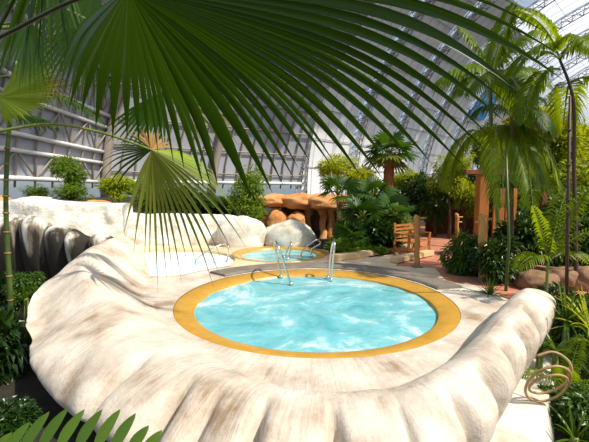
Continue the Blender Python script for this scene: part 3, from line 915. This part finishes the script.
# --- overhead fan palm: its trunk stands left of the camera, its great leaf hangs over the view
r = random.Random(11)
tb = V((-2.1, 1.3, GZ))
root = thing('fan_palm', 'fan palm whose huge dark pleated leaf fills the top of the view', 'palm', tb)
crown = V((-2.05, 1.35, 2.1))
mb = MB(); trunk(mb, [tb, tb + V((.05, 0, 1)), tb + V((0, .05, 2)), crown], .13, .11); mb.build('trunk', M['trunk'], root)
hub = P(128, -10, 1.30)
key = [(58, 78, 1.85), (68, 104, 1.85), (84, 122, 1.9), (112, 140, 1.95), (135, 148, 1.95), (152, 150, 1.95), (165, 158, 1.9), (182, 178, 1.9), (205, 185, 1.85), (222, 200, 1.75),
       (258, 186, 1.65), (285, 184, 1.6), (306, 180, 1.52), (330, 172, 1.48), (352, 178, 1.42), (392, 190, 1.35), (412, 170, 1.3), (440, 168, 1.25), (470, 160, 1.2), (492, 150, 1.16), (505, 122, 1.12),
       (530, 100, 1.1), (545, 68, 1.07), (548, 40, 1.05), (540, 10, 1.02), (530, -25, 1.0), (505, -60, 1.0)]
nb = 44
cs = crom(key, 8)
ends = []; mids = []
for i in range(nb):
    f = i / (nb - 1) * (len(cs) - 1); j = min(len(cs) - 2, int(f)); q = [a + (b - a) * (f - j) for a, b in zip(cs[j], cs[j + 1])]
    jit = r.uniform(-.07, .05)
    e = P(128 + (q[0] - 128) * (1 + jit), -10 + (q[1] + 10) * (1 + jit), q[2]); ends.append(e)
    L = (e - hub).length
    mids.append(hub.lerp(e, .55) + V((0, 0, .08 * L)))
lf = MB(); fan(lf, hub, ends, mids, .50, .15, 1.0, 20, .10, .15)
o = lf.build('leaf_blade', M['fan_dark'], root)
mb = MB(); pts = cromv([crown, P(-60, 62, 1.5), P(0, 37, 1.42), P(75, 0, 1.34), hub], 8); mb.tube(pts, [.0095 - .003 * k / len(pts) for k in range(len(pts))], 8)
mb.build('petiole', M['dark_stalk'], root)
# second leaf of that palm: dark blades hanging in the top left corner
hub = P(52, -62, 1.9); ends, mids = [], []
for i in range(18):
    u = i / 17; e = P(-25 + 120 * u + r.uniform(-5, 5), 62 + 22 * math.sin(u * PI) + r.uniform(-22, 14), 1.95 + .1 * r.random())
    ends.append(e); mids.append(hub.lerp(e, .5) + V((0, -.03, .05)))
mb = MB(); fan(mb, hub, ends, mids, .45, .06); mb.build('leaf_blade', M['fan_dark'], root)
mb = MB(); mb.tube(cromv([crown, P(-80, -40, 1.7), hub], 8), .011, 7); mb.build('petiole', M['green_stem'], root)

# --- second fan palm, trunk outside the frame at the left; leaves reach over the side pool
tb = V((-6.2, 4.6, GZ)); crown = V((-6.1, 4.6, 2.5))
root = thing('fan_palm', 'fan palm reaching in from the left with an arched stalk and yellow green hanging leaf', 'palm', tb)
mb = MB(); trunk(mb, [tb, tb + V((.1, 0, 1)), crown + V((0, .05, -.9)), crown], .16, .13); mb.build('trunk', M['trunk'], root)
HD = 4.7
hub = P(152, 150, HD)
def fan_px(hub, key, nb, split, mat, name='leaf_blade', lift=.08, fold=.08, jit=.06, par=None, tip=0, widen=.5):
    cs = crom(key, 8); ends = []; mids = []
    for i in range(nb):
        f = i / (nb - 1) * (len(cs) - 1); j = min(len(cs) - 2, int(f)); q = [a + (b - a) * (f - j) for a, b in zip(cs[j], cs[j + 1])]
        e = hub.lerp(P(*q), 1 + r.uniform(-jit, jit)); ends.append(e)
        L = (e - hub).length; mids.append(hub.lerp(e, .5) + V((0, 0, lift * L)))
    mb = MB(); fan(mb, hub, ends, mids, split, fold, 1.0, 14, tip, widen); return mb.build(name, M[mat], par or root)
fan_px(hub, [(122, 240, HD), (142, 266, HD + .2), (152, 280, HD + .3), (168, 284, HD + .4), (178, 276, HD + .4), (197, 280, HD + .3), (211, 278, HD + .2), (226, 270, HD), (243, 252, HD), (238, 226, HD), (226, 200, HD + .2)], 18, .2, 'fan_olive', jit=.12, tip=.10, fold=.22, widen=.9)
fan_px(hub, [(238, 215, HD + .5), (232, 200, HD + .5), (225, 186, HD + .5), (214, 172, HD + .5), (202, 163, HD + .6)], 9, .4, 'fan_lime', tip=.1)
fan_px(hub, [(112, 198, HD + .2), (98, 186, HD + .2), (94, 170, HD), (100, 156, HD), (112, 146, HD), (124, 136, HD)], 11, .2, 'fan_dark', tip=.16)
fan_px(hub, [(126, 132, HD + .4), (140, 128, HD + .4), (156, 128, HD + .4), (166, 136, HD + .3), (178, 146, HD + .3)], 9, .3, 'dry')
mb = MB(); pts = cromv([crown, P(-60, 142, 4.7), P(0, 131, 4.7), P(50, 124, 4.75), P(95, 131, 4.8), P(130, 142, HD), hub], 8); mb.tube(pts, [.024 - .010 * k / len(pts) for k in range(len(pts))], 7)
mb.build('petiole', M['green_stem'], root)
hub = P(163, 92, 5.2)
fan_px(hub, [(196, 145, 5.2), (215, 150, 5.2), (232, 148, 5.1), (246, 142, 5.1), (244, 125, 5.2), (240, 112, 5.2), (232, 100, 5.3), (214, 86, 5.3)], 16, .3, 'fan_olive', lift=.1, tip=.18, jit=.1)
fan_px(hub, [(104, 130, 5.2), (112, 145, 5.3), (128, 150, 5.3), (146, 152, 5.3), (165, 150, 5.3)], 12, .4, 'fan_mid')
mb = MB(); mb.tube(cromv([crown, P(-20, 98, 5), P(60, 86, 5.1), P(120, 84, 5.2), hub], 8), .014, 7); mb.build('petiole', M['green_stem'], root)
hub = P(-1, 98, 4.2)
fan_px(hub, [(40, 38, 4.0), (52, 52, 4.0), (60, 62, 4.0), (62, 76, 4.0), (58, 90, 4.1), (54, 100, 4.1), (48, 108, 4.2), (38, 114, 4.2), (24, 122, 4.2), (8, 128, 4.3)], 24, .55, 'fan_lime', lift=.04)
mb = MB(); mb.tube(cromv([crown, P(-60, 110, 4.4), hub], 6), .014, 7); mb.build('petiole', M['green_stem'], root)
hub = P(92, 22, 3.6)
fan_px(hub, [(30, 60, 3.6), (38, 80, 3.6), (52, 96, 3.6), (70, 108, 3.6), (92, 112, 3.7), (112, 106, 3.7), (126, 90, 3.7)], 20, .4, 'fan_dark', tip=.1)
mb = MB(); mb.tube(cromv([crown, P(-40, 20, 4.4), P(40, 4, 3.9), hub], 8), .012, 7); mb.build('petiole', M['green_stem'], root)
hub = P(96, -18, 4.4)
fan_px(hub, [(20, 40, 4.4), (34, 66, 4.4), (52, 86, 4.4), (74, 98, 4.4), (98, 100, 4.4), (118, 88, 4.4)], 20, .4, 'fan_dark', tip=.1)
mb = MB(); mb.tube(cromv([crown, P(-40, -10, 4.5), P(40, -30, 4.5), hub], 8), .012, 7); mb.build('petiole', M['green_stem'], root)
hub = P(30, 20, 4.0)
fan_px(hub, [(-10, 60, 4), (0, 78, 4), (14, 90, 4), (30, 96, 4), (46, 92, 4), (60, 80, 4)], 16, .4, 'fan_mid', tip=.1)
mb = MB(); mb.tube(cromv([crown, P(-40, 40, 4.4), hub], 8), .012, 7); mb.build('petiole', M['green_stem'], root)
hub = P(48, 78, 4.6)
fan_px(hub, [(30, 104, 4.6), (40, 112, 4.6), (52, 116, 4.6), (66, 112, 4.6), (76, 100, 4.6), (80, 88, 4.6)], 13, .2, 'dry', tip=.1)
mb = MB(); mb.tube(cromv([crown, P(-20, 80, 4.8), hub], 8), .010, 7); mb.build('petiole', M['green_stem'], root)
root = thing('feather_palm', 'dark feathery palm fronds crowding the top left corner behind the fan leaves', 'palm', V((-5.4, 5.3, GZ)))
mb = MB(); trunk(mb, [V((-5.4, 5.3, GZ)), V((-5.3, 5.2, 1)), P(-20, 30, 5)], .1, .06); mb.build('trunk', M['trunk'], root)
for (a, d, L, dr) in (((-20, 30, 5), (1, .1, .25), 1.9, 1.0), ((10, 88, 5.2), (1, .1, .1), 1.3, .9), ((20, -10, 5), (1, .2, -.25), 1.6, .9), ((-10, 112, 5), (1, .2, .05), .8, .5)):
    lm, rf = MB(), MB(); frond(lm, rf, P(*a), d, L, dr, 24, .34, .035, r, .7)
    o = lm.build('frond', M['fan_mid'], root); rf.build('rachis', M['green_stem'], o)

# --- green cane at the left edge
b = V(G(14, 300, -.4)); b = P(11, 330, 5.2)
root = thing('bamboo', 'tall green jointed cane standing at the left edge before the stained wall', 'bamboo', (b.x, b.y, GZ))
pts = [V((b.x, b.y, GZ)), P(10, 290, 5.2), P(7, 240, 5.2), P(6, 190, 5.2), P(9, 130, 5.2), P(16, 60, 5.2)]
mb = MB(); cp = cromv(pts, 8); mb.tube(cp, [.038 - .012 * k / len(cp) for k in range(len(cp))], 10); mb.build('cane', M['bamboo'], root)
for k, py in enumerate((300, 276, 253, 232, 213, 196, 180, 164, 148)):
    q = None
    for a, c in zip(cp, cp[1:]):
        t = P(8, py, 5.2).z
        if min(a.z, c.z) <= t <= max(a.z, c.z): q = a.lerp(c, (t - a.z) / (c.z - a.z))
    if q: mb = MB(); mb.tube([q - V((0, 0, .012)), q + V((0, 0, .012))], .042, 10); mb.build('node_ring', M['node'], root)

# --- fan palm shrubs in the middle
def fan_shrub(label, px, py, d, Rpx, n, mat, zb=.0, leaf_n=8, seed=1, name='fan_palm_shrub', up=.4, group=None, th=.05, spread=220):
    rr = random.Random(seed); c = P(px, py, d); R = Rpx * d / FPX
    root = thing(name, label, 'palm', (c.x, c.y, zb), group)
    mb = MB(); trunk(mb, [V((c.x, c.y, zb - .02)), V((c.x + .03, c.y, (zb + c.z) / 2 - .1)), c - V((0, 0, R * .35))], th * 1.2, th); mb.build('trunk', M['trunk'], root)
    for k in range(leaf_n):
        az = 2 * PI * (k + rr.uniform(-.2, .2)) / leaf_n; el = rr.uniform(-.25, .9) if k % 2 else rr.uniform(.3, 1.1)
        d = V((math.cos(az) * math.cos(el), math.sin(az) * math.cos(el), math.sin(el)))
        hub = c - V((0, 0, R * .3)) + d * (R * .45)
        mb = MB(); mb.tube([c - V((0, 0, R * .35)), (c - V((0, 0, R * .3))).lerp(hub, .5) + V((0, 0, R * .05)), hub], R * .02, 5)
        pt = mb
        nr = (V((0, 0, 1)) - d * d.z + V((0, -.45, 0))).normalized()
        lf = MB(); fan3(lf, hub, d + V((0, 0, -.15)), nr, R * .62, n, spread, .3, .5, rr, seg=7)
        b = lf.build('fan_leaf', M[mat], root)
        pt.build('petiole', M['green_stem'], b)
    return root
fan_shrub('dark spiky fan palm rising above the orange rock ledge', 338, 186, 11.4, 27, 22, 'fan_dark', .0, 9, 3)
fan_shrub('green fan palm beside the red palm trunk', 374, 188, 11.6, 26, 20, 'fan_mid', .0, 8, 4)
fan_shrub('fan palm shrub leaning over the small pool end of the bed', 350, 228, 10.5, 22, 20, 'fan_mid', .05, 9, 5)
fan_shrub('fan palm shrub in the thick of the middle bed', 362, 210, 10.6, 28, 20, 'fan_dark', .05, 9, 6)
fan_shrub('low fan palm shrub above the middle edging block', 352, 236, 10.3, 22, 18, 'fan_mid', .05, 8, 7)
fan_shrub('fan palm shrub in the bed directly left of the wooden bench', 392, 205, 11.0, 26, 20, 'fan_mid', .0, 8, 8)
shrub('dark_a', 'dense dark shrub at the low edge of the middle bed', 372, 235, 11.0, 66, 48)
shrub('fresh', 'leafy green shrub just left of the wooden bench', 395, 232, 11.3, 46, 56)
shrub('fresh', 'low mixed green shrub at the corner of the middle bed near the kerb', 346, 248, 10.1, 44, 22)
shrub('mid_a', 'small bright creeping plant along the middle edging block', 372, 250, 10.2, 36, 14)
shrub('dark_b', 'dark shrub behind the fan palms, right of the grotto', 372, 214, 12.4, 46, 60)
shrub('bright_a', 'yellow green shrub behind the dark fan palm', 338, 168, 15, 52, 34, -.05)
shrub('bright_b', 'yellow green shrub right of the grotto palm', 362, 180, 15, 36, 40, -.05)
# slim tree behind the white wall
root = shrub('airy', 'slim leafy young tree between the white wall and the grotto', 251, 186, 13.0, 44, 58, -.05, 'young_tree', 'tree')
shrub('fresh', 'leafy shrub at the foot of the slim young tree', 247, 210, 13.0, 42, 30, -.05)
# shrubs beyond the white wall
shrub('fresh', 'round topped shrub above the tall white wall', 67, 172, 17, 36, 34, -.05)
shrub('airy', 'lower leafy shrub under the round topped shrub', 72, 192, 16.5, 48, 26, -.05)
shrub('airy', 'thin shrub over the far left of the tall white wall', 36, 192, 17, 30, 22, -.05)
shrub('bright_b', 'pale shrub above the step of the white wall', 118, 186, 15, 40, 32, -.05)
shrub('fresh', 'green shrub behind the hanging palm leaf', 150, 196, 14, 46, 40, -.05)
shrub('dark_a', 'shady shrub over the lower white wall', 185, 200, 14, 50, 34, -.05)
shrub('dark_b', 'dark shrub between lower white wall and slim tree', 218, 206, 14, 40, 24, -.05)
p = P(94, 204, 13); rock('roof_rock', 'orange rock peeping over the tall white wall', (p.x, p.y, p.z - .45), (.7, .5, .55), 31, M['orange_rock'], .15)
p = P(-3, 203, 12.5); rock('roof_rock', 'orange rock over the white wall at the far left edge', (p.x, p.y, p.z - .3), (.5, .5, .6), 32, M['orange_rock'], .15)

# palm with the red trunk
d = 15.5; c = P(390, 152, d); b = V((c.x, c.y, -.05)); rr = random.Random(21)
root = thing('fan_palm', 'palm with a red brown trunk and shaggy round crown in the middle distance', 'palm', b)
mb = MB(); trunk(mb, [b, b.lerp(c, .5) + V((-.05, 0, 0)), c + V((0, 0, -.2))], .22, .2); mb.build('trunk', M['red_trunk'], root)
for k in range(17):
    az = 2 * PI * k / 17 * 3.0; el = -.7 + 1.7 * (k / 16)
    dd = V((math.cos(az) * math.cos(el), math.sin(az) * math.cos(el), math.sin(el)))
    hub = c + dd * .45
    pt = MB(); pt.tube([c, hub], .02, 5)
    lf = MB(); fan3(lf, hub, dd, (V((0, 0, 1)) - dd * dd.z + V((0, -.3, 0))).normalized(), .85, 16, 190, .35, .5, rr, seg=6)
    bl = lf.build('fan_leaf', M['fan_mid' if k > 4 else 'fan_olive'], root); pt.build('petiole', M['green_stem'], bl)
mb = MB()
for k in range(26):
    az = rr.uniform(0, 6.28); q = c + V((math.cos(az) * .25, math.sin(az) * .25, -.1))
    leaf(mb, q, V((math.cos(az) * .5, math.sin(az) * .5, -1)).normalized(), V((0, -1, .2)), .6, .12)
mb.build('dry_skirt', M['dry'], root)

# trees right of the middle
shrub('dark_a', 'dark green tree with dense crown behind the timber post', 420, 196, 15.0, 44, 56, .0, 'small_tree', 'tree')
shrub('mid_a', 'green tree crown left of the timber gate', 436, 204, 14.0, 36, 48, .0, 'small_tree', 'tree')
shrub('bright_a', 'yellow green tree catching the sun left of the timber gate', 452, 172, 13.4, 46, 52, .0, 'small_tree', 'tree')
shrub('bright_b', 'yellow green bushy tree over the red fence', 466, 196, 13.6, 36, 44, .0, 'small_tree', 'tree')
shrub('bright_b', 'pale yellow shrub beneath the red trunked palm', 408, 182, 17.5, 40, 36, .0)
shrub('gold_a', 'golden leafed tree behind the drooping fronds', 528, 128, 13.5, 56, 60, .0, 'small_tree', 'tree')
shrub('bright_a', 'tall yellow green tree below the clear roof at right', 558, 138, 13.6, 60, 70, .0, 'small_tree', 'tree')
shrub('mid_a', 'mid green tree filling the gap right of the gate', 536, 180, 13.8, 60, 70, .0, 'small_tree', 'tree')
shrub('bright_b', 'bright leafed tree at the far right edge', 588, 150, 14.5, 60, 80, .0, 'small_tree', 'tree')
shrub('mid_b', 'green bushy tree behind the tall purple stem', 572, 196, 13, 66, 66, .0, 'small_tree', 'tree')
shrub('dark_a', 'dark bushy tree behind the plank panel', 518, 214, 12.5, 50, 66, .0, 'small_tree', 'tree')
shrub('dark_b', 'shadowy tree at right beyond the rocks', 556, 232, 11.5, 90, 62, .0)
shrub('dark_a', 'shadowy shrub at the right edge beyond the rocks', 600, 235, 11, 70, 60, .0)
# dense planting at the back right
for i, (px, py, d, w, h, key) in enumerate(((500, 160, 15, 50, 90, 'mid_a'), (478, 196, 15.5, 50, 60, 'mid_a'), (540, 140, 17, 70, 100, 'bright_a'), (590, 190, 12, 80, 100, 'bright_b'), (520, 205, 12.8, 60, 80, 'dark_a'), (566, 160, 16, 70, 110, 'bright_b'),
                                      (548, 215, 11.2, 70, 70, 'mid_b'), (508, 236, 10.2, 50, 70, 'dark_b'), (575, 225, 9.6, 70, 80, 'mid_a'), (535, 250, 9.4, 80, 60, 'dark_a'))):
    shrub(key, 'one of the dense leafy trees and shrubs massed at the back right', px, py, d, w, h, -.05 if d > 9 else -.45, 'backdrop_shrub', 'shrub', 'planting massed at the back right')
# beds at right
BZ = -.45
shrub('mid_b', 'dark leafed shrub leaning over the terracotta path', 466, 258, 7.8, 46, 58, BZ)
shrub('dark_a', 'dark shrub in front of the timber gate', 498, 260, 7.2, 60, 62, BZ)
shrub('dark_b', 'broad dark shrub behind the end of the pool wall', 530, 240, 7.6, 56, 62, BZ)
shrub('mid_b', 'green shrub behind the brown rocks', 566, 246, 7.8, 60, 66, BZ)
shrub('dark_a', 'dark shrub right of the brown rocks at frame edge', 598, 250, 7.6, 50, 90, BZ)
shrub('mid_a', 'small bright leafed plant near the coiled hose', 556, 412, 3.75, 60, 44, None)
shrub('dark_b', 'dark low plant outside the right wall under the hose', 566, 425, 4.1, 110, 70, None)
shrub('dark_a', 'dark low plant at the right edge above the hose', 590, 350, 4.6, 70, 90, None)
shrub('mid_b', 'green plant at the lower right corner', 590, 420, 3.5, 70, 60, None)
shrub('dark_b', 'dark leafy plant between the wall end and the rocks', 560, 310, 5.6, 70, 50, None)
# left
shrub('dark_b', 'dark shrub in the shade at the far left of the pool wall', -14, 360, 4.6, 70, 150, GZ)
shrub('dark_a', 'dark shrub below the stained wall at left', 10, 292, 6.2, 50, 50, GZ)
shrub('mid_b', 'small sunlit plant at the base of the green cane', 24, 288, 5.6, 36, 34, GZ)
shrub('dark_b', 'dark low plant at the lower left corner under the pool wall', 8, 420, 3.5, 50, 40, GZ)

# --- spiky plants
def spiky(label, px, py, d, Lpx, n, mat, seed, W=.03, name='spiky_plant', cat='plant', elmin=.2, zb=None, group=None, arch=.5):
    rr = random.Random(seed); b = P(px, py, d); L = Lpx * d / FPX
    root = thing(name, label, cat, b, group)
    mb = MB()
    for k in range(n):
        az = rr.uniform(0, 6.28); el = rr.uniform(elmin, 1.4)
        dd = V((math.cos(az) * math.cos(el), math.sin(az) * math.cos(el), math.sin(el))); l = L * rr.uniform(.6, 1.1)
        sd = dd.cross(V((0, 0, 1))).normalized(); rows = []
        for s in range(8):
            u = s / 7; p = b + dd * (l * u) + V((0, 0, -arch * l * u * u * math.cos(el))); w = W * (1 - u ** 2) * (.5 + min(1, u * 3) * .5) + .001
            nn = sd.cross(dd).normalized()
            rows.append([p - sd * w / 2, p - nn * w * .25, p + sd * w / 2])
        mb.grid(rows)
    mb.build('blades', M[mat], root)
    if zb is None: zb = -.6
    mb = MB(); mb.tube([V((b.x, b.y, min(zb, b.z - .05))), b + V((0, 0, .03))], [.05, .03], 7); mb.build('stem_base', M['green_stem'], root)
    return root
spiky('grassy spiky plant tucked behind the right end of the kerb', 490, 296, 6.0, 26, 40, 'leaf_mid', 31, .03)
spiky('glossy strap leaved plant over the right end of the wall', 566, 322, 4.6, 48, 30, 'leaf_mid', 32, .045)
spiky('strap leaved plant above the hose at right', 556, 352, 4.2, 40, 24, 'leaf_mid', 33, .04)
spiky('arching strap leaved plant at the right frame edge', 590, 330, 4.4, 60, 30, 'leaf_bright', 34, .04)
spiky('narrow leaved plant lying against the outside of the right wall', 540, 352, 4.25, 42, 16, 'fan_mid', 35, .028, arch=.2)
spiky('bladed plant at the lower right corner of the bed', 575, 440, 3.3, 50, 26, 'leaf_mid', 36, .035)
spiky('small grassy tuft below the stained wall', 26, 300, 5.4, 26, 18, 'leaf_mid', 37, .03)

# --- feather palms at right
def feather_palm(label, pts, r0, r1, fronds, mat, seed, stem='purple_stem', nl=26, ll=.36, lw=.035, hang=.6):
    rr = random.Random(seed)
    b = pts[0]
    root = thing('feather_palm', label, 'palm', b)
    mb = MB(); trunk(mb, pts, r0, r1, .4); mb.build('trunk', M[stem], root)
    for (a, d, L, dr) in fronds:
        lm, rf = MB(), MB(); frond(lm, rf, a, d, L, dr, nl, ll, lw, rr, hang)
        o = lm.build('frond', M[mat], root); rf.build('rachis', M['green_stem'], o)
    return root
d = 7.6; c = P(490, 78, d)
fr_ = []
for (dx, dy, dz, L, dr) in ((-.25, .2, 1, 1.1, .9), (.1, -.2, 1, 1.1, .8), (.45, .1, .9, 1.2, 1.0), (.9, 0, .5, 1.0, 1.3), (-.8, 0, .5, .95, 1.3), (-.7, -.5, .1, .9, 1.2),
                            (.6, -.4, -.05, 1.0, 1.6), (.9, .3, .1, 1.1, 1.6), (.2, -.8, .3, .9, 2.0)):
    fr_.append((c, (dx, dy, dz), L * 1.2, dr))
c2 = P(492, 128, d + .1)
for (dx, dy, dz, L, dr) in ((.35, -.5, .05, 1.5, 2.6), (.15, -.6, .1, 1.75, 3.2), (.5, -.3, .2, 1.6, 2.8), (-.15, -.6, .1, 1.7, 3.4), (.7, .1, .25, 1.3, 2.4), (.3, .5, .3, 1.5, 2.8), (-.3, .3, .1, 1.4, 3.2)):
    fr_.append((c2, (dx, dy, dz), L * 1.2, dr))
feather_palm('feather palm with yellow green fronds drooping in front of the orange gate', [V((c.x + .12, d + .1, BZ - .15)), P(498, 240, d + .1), P(492, 150, d + .1), c], .05, .035, fr_, 'feather', 41, 'green_stem', 44, .5, .056, .8)
d = 6.5
c = P(560, 60, d)
fr_ = [(c, (-.25, .1, 1), 1.2, 1.5), (c, (-.6, 0, .75), 1.0, 2.6), (c, (.5, 0, .8), 1.0, 2.2), (c + V((0, 0, -.15)), (-.8, -.1, .25), 1.25, 3.6),
       (P(571, 82, d), (.5, -.1, .4), 1.4, 3.4), (P(571, 84, d), (.3, .5, .4), 1.4, 2.8), (c, (-.05, -.5, .7), 1.0, 2.4)]
feather_palm('tall feather palm with thin purple trunk at the right edge', [V((P(578, 300, d).x, d, GZ)), P(576, 260, d), P(574, 170, d), P(573, 100, d), c], .04, .02, fr_, 'feather', 42, 'purple_stem', 34, .42, .056, .6)
d = 5.6
c = P(548, 262, d); fr_ = [(c, (-.2, 0, 1), .9, .8), (c, (.2, .1, 1), 1.2, .7), (c, (.5, -.1, .9), 1.0, 1.2), (c, (-.6, -.2, .6), .7, 1.8), (c, (.05, -.3, 1), 1.3, .9), (c, (.8, .2, .7), .9, 1.6)]
feather_palm('young bright feather palm behind the right end of the pool wall', [V((c.x, d, GZ)), V((c.x, d, -.1)), c], .03, .02, fr_, 'feather', 43, 'green_stem', 18, .30, .04, .5)
d = 7.0
c = P(512, 118, d); fr_ = [(c, (.6, -.2, .4), .9, 2.4), (c, (.9, .2, .3), 1.0, 2.4), (c, (.2, -.5, .5), .9, 2.6), (c, (-.4, .2, .7), .8, 2.0), (c, (.5, .2, .9), .9, 1.5)]
feather_palm('slender dark feather palm just right of the drooping fronds', [V((c.x + .2, d, BZ)), V((c.x + .1, d, 1.0)), c], .04, .03, fr_, 'fan_mid', 44, 'thin_stem', 24, .34, .035, .7)
for (px, py, d, lab, sd) in ((585, 322, 4.5, 'low feathery palm seedling at the right frame edge above the hose', 61), (566, 350, 4.0, 'low feathery palm seedling arching just above the hose', 62)):
    c = P(px, py + 40, d)
    feather_palm(lab, [V((c.x, d, GZ)), V((c.x, d, c.z - .05)), c], .03, .02, [(c, (-.7, .1, .9), .6, 1.5), (c, (-.3, -.3, 1), .6, 1.2), (c, (.2, .1, 1), .65, 1.0), (c, (.7, -.2, .7), .55, 1.6), (c, (-.8, -.3, .4), .5, 1.4)], 'feather', sd, 'green_stem', 18, .17, .03, .4)
# red cane at right
b = P(569, 300, 5.3)
root = thing('cane', 'dark brown cane rising straight at the right side', 'cane', (b.x, b.y, GZ))
mb = MB(); mb.tube([V((b.x, b.y, GZ)), P(568, 200, 5.3), P(570, 96, 5.3)], [.026, .022, .016], 8); mb.build('stalk', M['purple_stem'], root)
for py in (270, 235, 200, 165, 130):
    q = P(568.5, py, 5.3); mb = MB(); mb.tube([q - V((0, 0, .01)), q + V((0, 0, .01))], .036, 8); mb.build('node_ring', M['thin_stem'], root)
b = P(505, 300, 6.4)
root = thing('cane', 'thin dark cane leaning behind the right end of the wall', 'cane', (b.x, b.y, GZ))
mb = MB(); mb.tube([V((b.x, b.y, GZ)), P(509, 240, 6.4), P(506, 150, 6.4)], [.03, .025, .02], 8); mb.build('stalk', M['bamboo'], root)

# --- fern at the bottom left
root = thing('fern', 'bright green fern frond across the lower left corner', 'fern', V(P(-5, 452, 1.6)))
rr = random.Random(51)
mb = MB(); rb = MB()
pts = cromv([P(-30, 470, 1.62), P(10, 452, 1.6), P(60, 446, 1.58), P(110, 448, 1.56), P(150, 456, 1.54)], 8)
rb.tube(pts, .006, 6)
for k in range(11):
    f = (k + .5) / 11 * (len(pts) - 1); i = int(f); p = pts[i].lerp(pts[min(i + 1, len(pts) - 1)], f - i)
    for sg in (1, -1):
        L = .17 * math.sin(PI * (.22 + .66 * k / 11)) ** .6 * rr.uniform(.9, 1.08); 
        dd = V((.22, .55 * sg, .85 if sg > 0 else -.05)).normalized(); sd = V((1, 0, -.1)).normalized(); rows = []
        for s in range(8):
            u = s / 7; q = p + dd * (L * u) + V((.03 * u * u, 0, -.02 * u * u)); w = .056 * (math.sin(PI * min(1, .16 + .84 * u)) ** .7) + .0005
            rows.append([q - sd * w / 2, q + V((0, -.004, 0)), q + sd * w / 2])
        mb.grid(rows)
mb.build('leaflets', M['leaf_mid'], root); rb.build('rachis', M['green_stem'], root)
sb = MB(); b0 = P(-30, 470, 1.62); sb.tube([b0, V((b0.x - .2, b0.y + .1, .3)), V((b0.x - .25, b0.y + .15, GZ))], .008, 6); sb.build('stalk', M['green_stem'], root)

# ------------------------------------------------------------------ light
SUN_AZ, SUN_EL = math.radians(122), math.radians(50)
sd = V((math.sin(SUN_AZ) * math.cos(SUN_EL), math.cos(SUN_AZ) * math.cos(SUN_EL), math.sin(SUN_EL)))
L = bpy.data.lights.new('sun', 'SUN'); L.energy = 5.3; L.angle = math.radians(1.0); L.color = (1, .93, .80)
lo = bpy.data.objects.new('sun', L); C.objects.link(lo)
lo.rotation_euler = (-sd).to_track_quat('-Z', 'Y').to_euler()
w = bpy.data.worlds.new('world'); SC.world = w; w.use_nodes = True
nt = w.node_tree; bg = nt.nodes['Background']
sky = nt.nodes.new('ShaderNodeTexSky'); sky.sky_type = 'NISHITA'
sky.sun_disc = False; sky.sun_elevation = SUN_EL; sky.sun_rotation = SUN_AZ; sky.air_density = 1.0; sky.dust_density = 2.5; sky.ozone_density = 1.0
mx = nt.nodes.new('ShaderNodeVectorMath'); mx.operation = 'MULTIPLY_ADD'
mx.inputs[1].default_value = (.10, .10, .10); mx.inputs[2].default_value = (.25, .275, .30)
nt.links.new(sky.outputs[0], mx.inputs[0]); nt.links.new(mx.outputs[0], bg.inputs[0]); bg.inputs[1].default_value = 1
SC.view_settings.view_transform = 'Standard'
SC.view_settings.look = 'None'
SC.view_settings.exposure = 0
SC.view_settings.gamma = 1
SC.view_settings.use_curve_mapping = False
